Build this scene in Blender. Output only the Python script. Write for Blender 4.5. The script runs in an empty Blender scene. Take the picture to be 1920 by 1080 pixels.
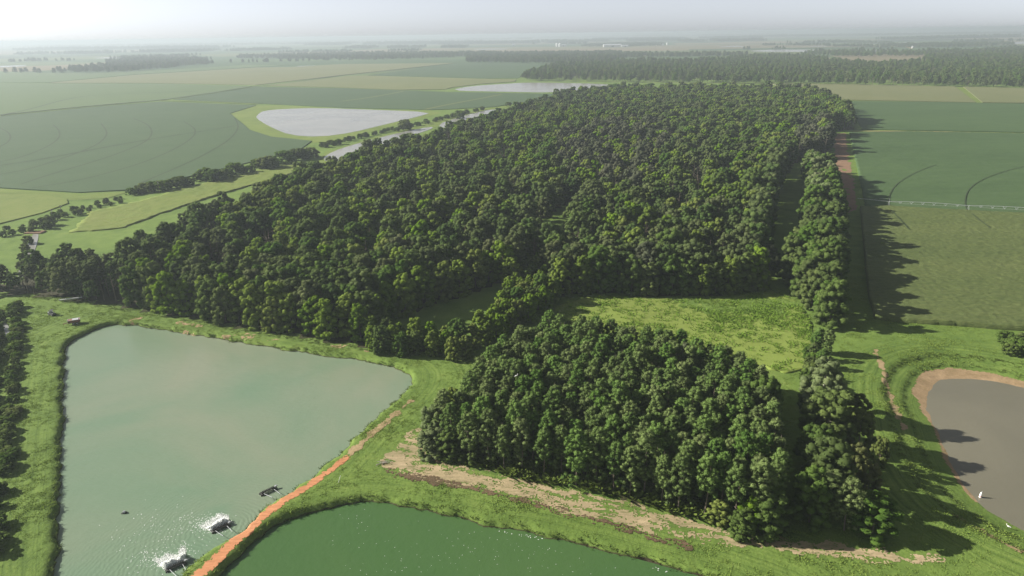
import bpy, bmesh, math, random
import numpy as np
from mathutils import Vector, Matrix

S = bpy.context.scene
COL = S.collection
random.seed(7)
rng = np.random.default_rng(11)

# ------------------------------------------------------------------ camera
CAM_H = 90.0
PITCH, ROLL, FPX = math.radians(20.4), math.radians(0.85), 1280.0
cp, sp, cr, sr = math.cos(PITCH), math.sin(PITCH), math.cos(ROLL), math.sin(ROLL)
cam_d = bpy.data.cameras.new('camera')
cam = bpy.data.objects.new('camera', cam_d)
COL.objects.link(cam)
cam_d.sensor_width = 36.0
cam_d.lens = 24.0
cam_d.clip_start = 1.0
cam_d.clip_end = 120000.0
rt, up, fw = Vector((cr, -sr * sp, -sr * cp)), Vector((sr, cr * sp, cr * cp)), Vector((0, cp, -sp))
M = Matrix.Identity(4)
for i in range(3):
    M[i][0], M[i][1], M[i][2] = rt[i], up[i], -fw[i]
M[2][3] = CAM_H
cam.matrix_world = M
S.camera = cam

# ------------------------------------------------------------------ sky, sun, exposure
SUN_AZ, SUN_EL = math.radians(280.0), math.radians(28.0)     # clockwise from +Y
W = bpy.data.worlds.new("World")
S.world = W
W.use_nodes = True
wn, wl = W.node_tree.nodes, W.node_tree.links
sky = wn.new('ShaderNodeTexSky')
sky.sky_type = 'NISHITA'
sky.sun_disc = False
sky.sun_elevation = SUN_EL
sky.sun_rotation = SUN_AZ
sky.altitude = 50
sky.air_density = 0.4
sky.dust_density = 0.58
sky.ozone_density = 3.0
sky_pale = wn.new('ShaderNodeHueSaturation')      # humid summer air: the whole sky paler
sky_pale.inputs['Saturation'].default_value = 0.26
wl.new(sky.outputs[0], sky_pale.inputs['Color'])
wl.new(sky_pale.outputs[0], wn['Background'].inputs[0])
wn['Background'].inputs[1].default_value = 0.067
sun_d = bpy.data.lights.new('sun', 'SUN')
sun_d.energy = 5.0
sun_d.angle = math.radians(0.6)
sun_d.color = (1.0, 0.95, 0.85)
sun = bpy.data.objects.new('sun', sun_d)
COL.objects.link(sun)
to_sun = Vector((math.sin(SUN_AZ) * math.cos(SUN_EL), math.cos(SUN_AZ) * math.cos(SUN_EL), math.sin(SUN_EL)))
sun.rotation_euler = (-to_sun).to_track_quat('-Z', 'Y').to_euler()
S.view_settings.view_transform = 'Standard'
S.view_settings.look = 'None'
S.view_settings.exposure = 1.18
S.view_settings.gamma = 1.0
S.view_settings.use_curve_mapping = False
HAZE_DENSITY = 2.05e-4
HAZE_G = 0.25
S.cycles.use_denoising = True
S.cycles.max_bounces = 8
S.cycles.diffuse_bounces = 5
S.cycles.transmission_bounces = 3
S.cycles.volume_bounces = 1
S.cycles.transparent_max_bounces = 8

# ------------------------------------------------------------------ small helpers
def gnd(px, py, z=0.0):
    """The point at height z that the photograph shows at pixel (px, py) of 1920 x 1080."""
    u, v = (px - 960) / FPX, -(py - 540) / FPX
    uu, vv = u * cr + v * sr, -u * sr + v * cr
    d = (uu, cp + vv * sp, -sp + vv * cp)
    t = (z - CAM_H) / d[2]
    return (d[0] * t, d[1] * t)

def P(pts, z=0.0):
    return [gnd(q[0], q[1], q[2] if len(q) > 2 else z) for q in pts]

def _hash(ix, iy, seed):
    h = (ix.astype(np.int64) * 374761393 + iy.astype(np.int64) * 668265263 + seed * 974711) & 0x7fffffff
    h = ((h ^ (h >> 13)) * 1274126177) & 0x7fffffff
    h = h ^ (h >> 16)
    return (h & 0xffff) / 65535.0

def vnoise(x, y, scale, seed=0):
    x, y = np.asarray(x, float) / scale, np.asarray(y, float) / scale
    ix, iy = np.floor(x), np.floor(y)
    fx, fy = x - ix, y - iy
    fx, fy = fx * fx * (3 - 2 * fx), fy * fy * (3 - 2 * fy)
    a, b = _hash(ix, iy, seed), _hash(ix + 1, iy, seed)
    c, d = _hash(ix, iy + 1, seed), _hash(ix + 1, iy + 1, seed)
    return (a * (1 - fx) + b * fx) * (1 - fy) + (c * (1 - fx) + d * fx) * fy

def sdf(x, y, poly):
    """Signed distance to a closed polygon, negative inside."""
    x, y = np.asarray(x, float), np.asarray(y, float)
    d2 = np.full(x.shape, 1e18)
    ins = np.zeros(x.shape, bool)
    n = len(poly)
    for i in range(n):
        ax, ay = poly[i]
        bx, by = poly[(i + 1) % n]
        ex, ey = bx - ax, by - ay
        L = ex * ex + ey * ey + 1e-12
        t = np.clip(((x - ax) * ex + (y - ay) * ey) / L, 0, 1)
        d2 = np.minimum(d2, (x - ax - t * ex) ** 2 + (y - ay - t * ey) ** 2)
        c = (ay > y) != (by > y)
        with np.errstate(divide='ignore', invalid='ignore'):
            xi = (bx - ax) * (y - ay) / (by - ay if by != ay else 1e-12) + ax
        ins ^= c & (x < xi)
    d = np.sqrt(d2)
    return np.where(ins, -d, d)

def line_dist(x, y, line):
    x, y = np.asarray(x, float), np.asarray(y, float)
    d2 = np.full(x.shape, 1e18)
    for i in range(len(line) - 1):
        ax, ay = line[i]
        bx, by = line[i + 1]
        ex, ey = bx - ax, by - ay
        t = np.clip(((x - ax) * ex + (y - ay) * ey) / (ex * ex + ey * ey + 1e-12), 0, 1)
        d2 = np.minimum(d2, (x - ax - t * ex) ** 2 + (y - ay - t * ey) ** 2)
    return np.sqrt(d2)

def smooth(poly, k=2, closed=True):
    """Chaikin corner cutting."""
    for _ in range(k):
        out, n = [], len(poly)
        for i in range(n if closed else n - 1):
            a, b = poly[i], poly[(i + 1) % n]
            out.append((a[0] * .75 + b[0] * .25, a[1] * .75 + b[1] * .25))
            out.append((a[0] * .25 + b[0] * .75, a[1] * .25 + b[1] * .75))
        if not closed:
            out = [poly[0]] + out + [poly[-1]]
        poly = out
    return poly

def sstep(a, b, x):
    t = np.clip((x - a) / (b - a), 0, 1)
    return t * t * (3 - 2 * t)

def tag(o, label=None, cat=None, group=None, kind=None):
    if label: o['label'] = label
    if cat: o['category'] = cat
    if group: o['group'] = group
    if kind: o['kind'] = kind
    return o

def mesh_np(name, v, f, m):
    """Mesh from numpy verts and an (n,3) or (n,4) face array."""
    me = bpy.data.meshes.new(name)
    v = np.asarray(v, np.float32)
    f = np.asarray(f, np.int32)
    n, k = f.shape
    me.vertices.add(len(v))
    me.vertices.foreach_set('co', v.ravel())
    me.loops.add(n * k)
    me.loops.foreach_set('vertex_index', f.ravel())
    me.polygons.add(n)
    me.polygons.foreach_set('loop_start', np.arange(n, dtype=np.int32) * k)
    me.polygons.foreach_set('loop_total', np.full(n, k, np.int32))
    me.update(calc_edges=True)
    me.validate()
    if m: me.materials.append(m)
    return me

def link(name, me, parent=None, loc=None):
    o = bpy.data.objects.new(name, me)
    COL.objects.link(o)
    if parent: o.parent = parent
    if loc is not None: o.location = loc
    return o

def obj(name, bm, m, parent=None, loc=None, sm=False):
    me = bpy.data.meshes.new(name)
    bmesh.ops.recalc_face_normals(bm, faces=bm.faces)
    bm.to_mesh(me)
    bm.free()
    me.materials.append(m)
    if sm:
        for p in me.polygons: p.use_smooth = True
    return link(name, me, parent, loc)

def empty(name, loc, rz=0.0):
    o = bpy.data.objects.new(name, None)
    COL.objects.link(o)
    o.location = loc
    o.rotation_euler = (0, 0, rz)
    return o

def copy_tree(root):
    r = root.copy()
    COL.objects.link(r)
    for ch in root.children:
        c = ch.copy()
        COL.objects.link(c)
        c.parent = r
        for g in ch.children:
            d = g.copy()
            COL.objects.link(d)
            d.parent = c
    return r

def box(bm, cx, cy, cz, sx, sy, sz, rz=0.0, taper=1.0):
    r = bmesh.ops.create_cube(bm, size=1.0)
    for v in r['verts']:
        k = taper if v.co.z > 0 else 1.0
        v.co = Vector((v.co.x * sx * k, v.co.y * sy * k, v.co.z * sz))
    bmesh.ops.rotate(bm, verts=r['verts'], cent=(0, 0, 0), matrix=Matrix.Rotation(rz, 3, 'Z'))
    bmesh.ops.translate(bm, verts=r['verts'], vec=(cx, cy, cz))
    return r['verts']

def tube(bm, a, b, r0, r1=None, n=6):
    r1 = r0 if r1 is None else r1
    a, b = Vector(a), Vector(b)
    d = (b - a)
    if d.length < 1e-6: return
    q = d.to_track_quat('Z', 'Y')
    A, B = [], []
    for i in range(n):
        t = 2 * math.pi * i / n
        p = Vector((math.cos(t), math.sin(t), 0))
        A.append(bm.verts.new(a + q @ (p * r0)))
        B.append(bm.verts.new(b + q @ (p * r1)))
    for i in range(n):
        j = (i + 1) % n
        bm.faces.new((A[i], A[j], B[j], B[i]))
    bm.faces.new(A[::-1])
    bm.faces.new(B)

# ------------------------------------------------------------------ materials
def new_mat(name):
    m = bpy.data.materials.new(name)
    m.use_nodes = True
    return m, m.node_tree.nodes, m.node_tree.links

def node(nt, kind, **kw):
    n = nt.new(kind)
    for k, v in kw.items(): setattr(n, k, v)
    return n

def math_(N, L, op, a, b=None, clamp=False):
    n = N.new('ShaderNodeMath')
    n.operation = op
    n.use_clamp = clamp
    for i, q in enumerate((a, b)):
        if q is None: continue
        if isinstance(q, (int, float)): n.inputs[i].default_value = q
        else: L.new(q, n.inputs[i])
    return n.outputs[0]

def noise_(N, L, vec, scale, detail=3.0, rough=0.6, dist=0.0):
    n = N.new('ShaderNodeTexNoise')
    n.inputs['Scale'].default_value = scale
    n.inputs['Detail'].default_value = detail
    n.inputs['Roughness'].default_value = rough
    n.inputs['Distortion'].default_value = dist
    L.new(vec, n.inputs['Vector'])
    return n.outputs['Fac']

def ramp_(N, L, fac, stops):
    r = N.new('ShaderNodeValToRGB')
    e = r.color_ramp.elements
    while len(e) < len(stops): e.new(0.5)
    for el, (p, c) in zip(e, stops):
        el.position = p
        el.color = (*c, 1)
    L.new(fac, r.inputs[0])
    return r.outputs[0]

def mix_(N, L, fac, a, b, mode='MIX'):
    n = N.new('ShaderNodeMix')
    n.data_type = 'RGBA'
    n.blend_type = mode
    for i, q in ((0, fac), (6, a), (7, b)):
        if isinstance(q, (int, float)): n.inputs[i].default_value = q
        elif isinstance(q, tuple): n.inputs[i].default_value = (*q, 1)
        else: L.new(q, n.inputs[i])
    return n.outputs[2]

def coords(N, L, scale=(1, 1, 1), rot=0.0):
    t = N.new('ShaderNodeTexCoord')
    mp = N.new('ShaderNodeMapping')
    mp.inputs['Scale'].default_value = scale
    mp.inputs['Rotation'].default_value = (0, 0, rot)
    L.new(t.outputs['Object'], mp.inputs['Vector'])
    return mp.outputs[0]

def soil_mat(name, stops, scales=(0.03, 0.35, 2.2), w=(0.4, 0.33, 0.27), rough=0.95, bump=0.3, bscale=1.6, stretch=(1, 1, 1), rot=0.0, gain=2.2, bdist=0.4):
    m, N, L = new_mat(name)
    c = coords(N, L, stretch, rot)
    tot = None
    for s, k in zip(scales, w):
        q = math_(N, L, 'MULTIPLY', noise_(N, L, c, s, 4.0, 0.62), k)
        tot = q if tot is None else math_(N, L, 'ADD', tot, q)
    f = math_(N, L, 'ADD', math_(N, L, 'MULTIPLY', math_(N, L, 'SUBTRACT', tot, 0.5), gain), 0.5, True)
    b = N['Principled BSDF']
    L.new(ramp_(N, L, f, stops), b.inputs['Base Color'])
    b.inputs['Roughness'].default_value = rough
    b.inputs['Specular IOR Level'].default_value = 0.15
    if bump:
        bp = N.new('ShaderNodeBump')
        bp.inputs['Strength'].default_value = bump
        bp.inputs['Distance'].default_value = bdist
        L.new(noise_(N, L, c, bscale, 5.0, 0.7), bp.inputs['Height'])
        L.new(bp.outputs[0], b.inputs['Normal'])
    return m

def leaf_mat(name, c0, c1, rnd=0.5, trans=0.46):
    """Leaves: tint per clump (mesh attribute) and per tree (object random), half let through."""
    m, N, L = new_mat(name)
    N.remove(N['Principled BSDF'])
    a = node(N, 'ShaderNodeAttribute', attribute_name='tint')
    oi = N.new('ShaderNodeObjectInfo')
    f = math_(N, L, 'ADD', math_(N, L, 'MULTIPLY', a.outputs['Fac'], 1 - rnd), math_(N, L, 'MULTIPLY', oi.outputs['Random'], rnd), True)
    col = ramp_(N, L, f, [(0.05, c0), (0.95, c1)])
    hs = N.new('ShaderNodeHueSaturation')
    L.new(col, hs.inputs['Color'])
    w = N.new('ShaderNodeTexWhiteNoise')
    w.noise_dimensions = '1D'
    L.new(oi.outputs['Random'], w.inputs['W'])
    L.new(math_(N, L, 'ADD', math_(N, L, 'MULTIPLY', w.outputs['Value'], 0.035), 0.475), hs.inputs['Hue'])
    L.new(math_(N, L, 'ADD', math_(N, L, 'MULTIPLY', w.outputs['Value'], 0.22), 0.86), hs.inputs['Saturation'])
    d = N.new('ShaderNodeBsdfDiffuse')
    t = N.new('ShaderNodeBsdfTranslucent')
    L.new(hs.outputs[0], d.inputs[0])
    L.new(hs.outputs[0], t.inputs[0])
    mx = N.new('ShaderNodeMixShader')
    mx.inputs[0].default_value = trans
    L.new(d.outputs[0], mx.inputs[1])
    L.new(t.outputs[0], mx.inputs[2])
    L.new(mx.outputs[0], N['Material Output'].inputs[0])
    return m

def plain(name, c, rough=0.6, metal=0.0, var=0.25, scale=3.0):
    m, N, L = new_mat(name)
    b = N['Principled BSDF']
    c_ = coords(N, L)
    k = noise_(N, L, c_, scale, 4)
    L.new(ramp_(N, L, k, [(0.3, tuple(q * (1 - var) for q in c)), (0.7, tuple(min(1, q * (1 + var)) for q in c))]), b.inputs['Base Color'])
    b.inputs['Roughness'].default_value = rough
    b.inputs['Metallic'].default_value = metal
    return m

def water_mat(name, c0, c1, rough=0.12, wscale=0.9, bump=0.12, stretch=(1, 1, 1), rot=0.0, rings=(), patch=0.02):
    m, N, L = new_mat(name)
    b = N['Principled BSDF']
    c = coords(N, L, stretch, rot)
    cw = coords(N, L)
    L.new(ramp_(N, L, noise_(N, L, cw, patch, 4, 0.55, 0.6), [(0.32, c0), (0.68, c1)]), b.inputs['Base Color'])
    b.inputs['Roughness'].default_value = rough
    b.inputs['IOR'].default_value = 1.33
    h = math_(N, L, 'ADD', noise_(N, L, c, wscale, 3, 0.55, 0.4), math_(N, L, 'MULTIPLY', noise_(N, L, c, wscale * 0.3, 2, 0.5, 0.6), 1.2))
    for (x, y, R) in rings:
        mp = N.new('ShaderNodeMapping')
        mp.inputs['Location'].default_value = (-x, -y, 0)
        L.new(cw, mp.inputs['Vector'])
        wv = node(N, 'ShaderNodeTexWave', wave_type='RINGS', rings_direction='SPHERICAL')
        wv.inputs['Scale'].default_value = 0.35
        wv.inputs['Distortion'].default_value = 7.0
        wv.inputs['Detail'].default_value = 2.0
        wv.inputs['Detail Scale'].default_value = 1.0
        L.new(mp.outputs[0], wv.inputs['Vector'])
        ln = node(N, 'ShaderNodeVectorMath', operation='LENGTH')
        L.new(mp.outputs[0], ln.inputs[0])
        fall = math_(N, L, 'SUBTRACT', 1.0, math_(N, L, 'DIVIDE', ln.outputs['Value'], R), True)
        h = math_(N, L, 'ADD', h, math_(N, L, 'MULTIPLY', math_(N, L, 'MULTIPLY', wv.outputs['Fac'], fall), 0.8))
    bp = N.new('ShaderNodeBump')
    bp.inputs['Strength'].default_value = bump
    bp.inputs['Distance'].default_value = 0.5
    L.new(h, bp.inputs['Height'])
    L.new(bp.outputs[0], b.inputs['Normal'])
    return m

M_ = {}
M_['grass'] = soil_mat('grass_ground', [(0.0, (.030, .048, .012)), (0.35, (.062, .098, .019)), (0.62, (.098, .142, .026)), (0.85, (.125, .155, .036)), (1.0, (.16, .15, .065))],
                       scales=(0.022, 0.16, 1.7), bump=0.7, bscale=1.1, bdist=0.5)
M_['tuft'] = leaf_mat('tuft_blades', (.088, .155, .020), (.19, .30, .045), 0.6, 0.3)
M_['weed'] = leaf_mat('weed_leaves', (.05, .085, .016), (.13, .18, .035), 0.6, 0.3)
M_['stubble'] = soil_mat('stubble_ground', [(0.0, (.085, .115, .025)), (0.25, (.13, .14, .045)), (0.42, (.26, .215, .12)), (0.62, (.36, .28, .17)), (0.8, (.44, .345, .22)), (1.0, (.30, .19, .12))], stretch=(.35, 1.4, 1), rot=.35, scales=(0.07, 0.5, 2.4), bump=0.6, bscale=2.0)
M_['brown'] = soil_mat('brown_ground', [(0.0, (.045, .04, .018)), (0.4, (.085, .06, .033)), (0.7, (.15, .10, .06)), (1.0, (.13, .14, .05))], scales=(0.06, 0.5, 2.4), bump=0.5)
M_['dirt'] = soil_mat('orange_dirt', [(0.0, (.26, .13, .06)), (0.3, (.38, .17, .08)), (0.6, (.48, .215, .105)), (1.0, (.60, .31, .17))], scales=(0.12, 0.9, 3.0), w=(.3, .45, .25), bump=0.5, bscale=2.5, stretch=(0.22, 1.6, 1), rot=-1.05)
M_['path'] = soil_mat('pale_dirt', [(0.0, (.13, .12, .045)), (0.45, (.26, .19, .10)), (1.0, (.40, .30, .18))], scales=(0.1, 0.6, 2.6), bump=0.4)
M_['mud'] = soil_mat('mud_shore', [(0.0, (.13, .12, .05)), (0.35, (.22, .155, .085)), (0.7, (.33, .235, .14)), (1.0, (.40, .30, .20))], scales=(0.05, 0.3, 1.8), bump=0.3)
M_['meadow'] = soil_mat('meadow_ground', [(0.0, (.085, .115, .032)), (0.35, (.15, .19, .040)), (0.65, (.17, .225, .046)), (1.0, (.20, .205, .075))], scales=(0.035, 0.25, 1.5), bump=0.4, bscale=0.9, bdist=0.3)
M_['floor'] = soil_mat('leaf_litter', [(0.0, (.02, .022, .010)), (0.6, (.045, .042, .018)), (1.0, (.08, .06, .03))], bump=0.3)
M_['corn'] = soil_mat('corn_leaves', [(0.0, (.028, .048, .015)), (0.35, (.061, .086, .026)), (0.6, (.095, .118, .038)), (0.85, (.130, .148, .052)), (1.0, (.175, .160, .075))], scales=(0.016, 0.5, 2.4), w=(.25, .30, .45), bump=0.7, bscale=1.6, bdist=0.5, stretch=(0.3, 1.9, 1), rot=.1, gain=1.8)
M_['soy'] = soil_mat('soybean_leaves', [(0.0, (.033, .062, .022)), (0.5, (.052, .090, .033)), (1.0, (.072, .115, .042))], scales=(0.010, 0.12, 1.3), bump=0.4, bscale=1.0, bdist=0.4, stretch=(0.45, 1.2, 1), gain=2.2)
M_['soy2'] = soil_mat('soybean_leaves_dark', [(0.0, (.034, .064, .026)), (0.5, (.050, .085, .036)), (1.0, (.065, .10, .042))], scales=(0.004, 0.03, 0.5), bump=0.5, bscale=0.5, gain=1.6)
M_['soy3'] = soil_mat('crop_leaves_light', [(0.0, (.06, .10, .034)), (0.5, (.078, .12, .042)), (1.0, (.10, .135, .05))], scales=(0.003, 0.02, 0.4), bump=0.4, bscale=0.4, gain=1.6)
M_['olive'] = soil_mat('ripening_crop', [(0.0, (.09, .11, .04)), (0.5, (.125, .14, .052)), (1.0, (.16, .16, .07))], scales=(0.003, 0.02, 0.3), bump=0.4, bscale=0.4, gain=1.7)
M_['tan'] = soil_mat('ripe_crop', [(0.0, (.095, .112, .046)), (0.5, (.13, .14, .060)), (1.0, (.16, .16, .075))], scales=(0.004, 0.02, 0.3), bump=0.4, bscale=0.4, gain=1.7)
M_['weedy'] = soil_mat('weedy_crop', [(0.0, (.08, .115, .024)), (0.45, (.125, .165, .034)), (0.8, (.155, .175, .045)), (1.0, (.17, .14, .055))], scales=(0.018, 0.15, 1.2), bump=0.7, bscale=0.9)
M_['bright'] = soil_mat('verge_grass', [(0.0, (.07, .10, .02)), (0.5, (.12, .165, .03)), (1.0, (.17, .20, .05))], scales=(0.02, 0.1, 0.9), bump=0.5)
M_['bare'] = soil_mat('bare_red_soil', [(0.0, (.10, .075, .045)), (0.5, (.20, .125, .08)), (1.0, (.29, .18, .115))], scales=(0.02, 0.3, 1.5), stretch=(0.4, 1.5, 1), bump=0.4)
M_['rut'] = soil_mat('wheel_rut', [(0.0, (.028, .045, .02)), (1.0, (.05, .068, .032))], bump=0.2)
M_['bark'] = soil_mat('bark', [(0.0, (.07, .055, .042)), (0.5, (.14, .115, .09)), (1.0, (.22, .19, .155))], scales=(0.3, 2.0, 8.0), stretch=(1, 1, 0.25), bump=0.6, bscale=5)
M_['pale_bark'] = soil_mat('pale_bark', [(0.0, (.22, .19, .16)), (1.0, (.48, .45, .40))], scales=(0.3, 2.0, 8.0), stretch=(1, 1, 0.25), bump=0.4)
M_['lf_dark'] = leaf_mat('leaf_dark', (.066, .104, .034), (.140, .190, .062), 0.55)
M_['lf_olive'] = leaf_mat('leaf_olive', (.076, .106, .040), (.146, .178, .068), 0.5)
M_['lf_grey'] = leaf_mat('leaf_grey', (.075, .092, .052), (.140, .155, .092), 0.4)
M_['lf_pale'] = leaf_mat('leaf_pale', (.125, .170, .070), (.215, .270, .115), 0.3)
M_['lf_mid'] = leaf_mat('leaf_mid', (.062, .110, .026), (.132, .200, .046), 0.5)
M_['lf_bright'] = leaf_mat('leaf_bright', (.088, .150, .018), (.180, .262, .038), 0.45, 0.4)
M_['lf_willow'] = leaf_mat('leaf_willow', (.085, .115, .030), (.150, .180, .055), 0.4, 0.4)
M_['needle'] = leaf_mat('pine_needles', (.064, .110, .028), (.140, .212, .058), 0.4, 0.2)
M_['shrub'] = leaf_mat('shrub_leaves', (.060, .100, .026), (.145, .205, .050), 0.55)
M_['steel'] = plain('galvanised_steel', (.55, .56, .57), 0.45, 0.6, 0.12)
M_['white'] = plain('white_paint', (.78, .78, .76), 0.5, 0, 0.06)
M_['black'] = plain('black_rubber', (.025, .025, .027), 0.7)
M_['darkm'] = plain('dark_steel', (.06, .058, .055), 0.55, 0.3)
M_['rust'] = plain('rusty_red_metal', (.20, .085, .06), 0.75, 0.1, 0.4, 2.0)
M_['wood'] = plain('weathered_wood', (.19, .16, .13), 0.9)
M_['grey'] = plain('grey_sheet_metal', (.42, .43, .45), 0.45, 0.3)
M_['tarp'] = plain('grey_tarp', (.35, .36, .38), 0.6)
M_['red'] = plain('red_paint', (.50, .06, .04), 0.5)
M_['feather'] = plain('white_feathers', (.80, .79, .76), 0.8, 0, 0.05)
M_['beak'] = plain('yellow_beak', (.55, .33, .04), 0.5)
M_['foam'] = plain('foam', (.82, .84, .82), 0.5, 0, 0.06)
M_['barn'] = plain('barn_wall', (.52, .52, .50), 0.6, 0, 0.06)
M_['roof'] = plain('barn_roof', (.50, .52, .54), 0.4, 0.2, 0.1)
M_['dark'] = plain('dark_opening', (.03, .03, .03), 0.9)

# ------------------------------------------------------------------ where things lie (outlines traced on the ground plane)
ZW1, ZW2, ZW3 = -1.1, -1.1, -2.3
POND1 = smooth(P([(106, 1150), (109, 1080), (112, 1000), (117, 900), (121, 800), (123, 700), (125, 655), (140, 638), (165, 625), (195, 613), (235, 610), (290, 617), (340, 626),
                  (400, 636), (470, 647), (560, 662), (640, 673), (700, 681), (740, 690), (762, 700), (771, 713), (766, 727), (748, 746), (720, 770), (690, 795), (655, 832), (625, 864), (590, 892),
                  (548, 921), (513, 942), (467, 984), (430, 1011), (393, 1034), (353, 1068), (300, 1110), (250, 1150)], ZW1), 1)
POND2 = smooth(P([(330, 1150), (413, 1080), (440, 1055), (467, 1031), (507, 998), (547, 974), (600, 956), (640, 950), (687, 941), (723, 946), (773, 955), (840, 970), (933, 993), (1000, 1003), (1067, 1022),
                  (1140, 1038), (1207, 1055), (1273, 1073), (1320, 1085), (1500, 1150)], ZW2), 1)
POND3 = smooth(P([(2350, 900), (2250, 820), (2060, 755), (1960, 734), (1920, 727), (1880, 718), (1840, 711), (1800, 708), (1770, 710), (1750, 718), (1740, 735), (1736, 755), (1741, 775), (1752, 800),
                  (1770, 845), (1790, 885), (1815, 925), (1850, 955), (1890, 978), (1920, 992), (2000, 1020), (2150, 1050), (2350, 1060)], ZW3), 1)
ROAD = smooth(P([(340, 1110), (379, 1074), (420, 1036), (467, 991), (513, 954), (555, 926), (590, 903), (622, 880), (655, 855)]), 2, False)

def pond_sd(x, y):
    j = (vnoise(x, y, 3.0, 5) - .5) * 1.3 + (vnoise(x, y, 1.3, 6) - .5) * 0.7
    return sdf(x, y, POND1) + j, sdf(x, y, POND2) + j, sdf(x, y, POND3) + j * 0.5

def hgt(x, y):
    x, y = np.asarray(x, float), np.asarray(y, float)
    near = np.clip(1 - (np.hypot(x, y - 150) - 300) / 300, 0, 1)
    h = (vnoise(x, y, 22, 1) - .5) * 0.5 + (vnoise(x, y, 6, 2) - .5) * 0.15 + (vnoise(x, y, 2.2, 3) - .5) * 0.10
    h = h * near
    m = (np.abs(x) < 400) & (y > 40) & (y < 420)
    if m.any():
        a, b, c = pond_sd(x[m], y[m])
        hm = h[m]
        for d in (a, b):
            k = sstep(1.5, -0.5, d)
            hm = hm * (1 - k) + (-1.9) * k
        # the wide drawn-down bank of the right-hand pond: mud foot, cut step, grass slope, second cut
        prof = np.interp(c, [-3, 0, 3.2, 5.0, 6.0, 9.5, 10.6, 16], [-2.9, -2.3, -1.85, -1.6, -1.15, -0.8, -0.15, 0.0])
        k = sstep(17, 11, c)
        hm = hm * (1 - k) + (prof + hm * 0.4) * k
        h = h.copy()
        h[m] = hm
    return h

def gh(x, y):
    return float(hgt(np.array([x]), np.array([y]))[0])

# ------------------------------------------------------------------ ground: one sheet to the horizon, finest round the ponds
def axis(lo, hi, step, far_lo, far_hi, g=1.07):
    a = list(np.arange(lo, hi + step * .5, step))
    s, x = step, a[-1]
    while x < far_hi:
        s *= g
        x += s
        a.append(min(x, far_hi))
    s, x, left = step, lo, []
    while x > far_lo:
        s *= g
        x -= s
        left.append(max(x, far_lo))
    return np.array(left[::-1] + a)

gx, gy = axis(-205, 165, 0.85, -45000, 45000), axis(82, 262, 0.85, -3000, 42000)
X, Y = np.meshgrid(gx, gy)
Z = hgt(X.ravel(), Y.ravel())
nx_, ny_ = len(gx), len(gy)
idx = np.arange(nx_ * ny_).reshape(ny_, nx_)
F = np.stack([idx[:-1, :-1], idx[:-1, 1:], idx[1:, 1:], idx[1:, :-1]], -1).reshape(-1, 4)

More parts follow.
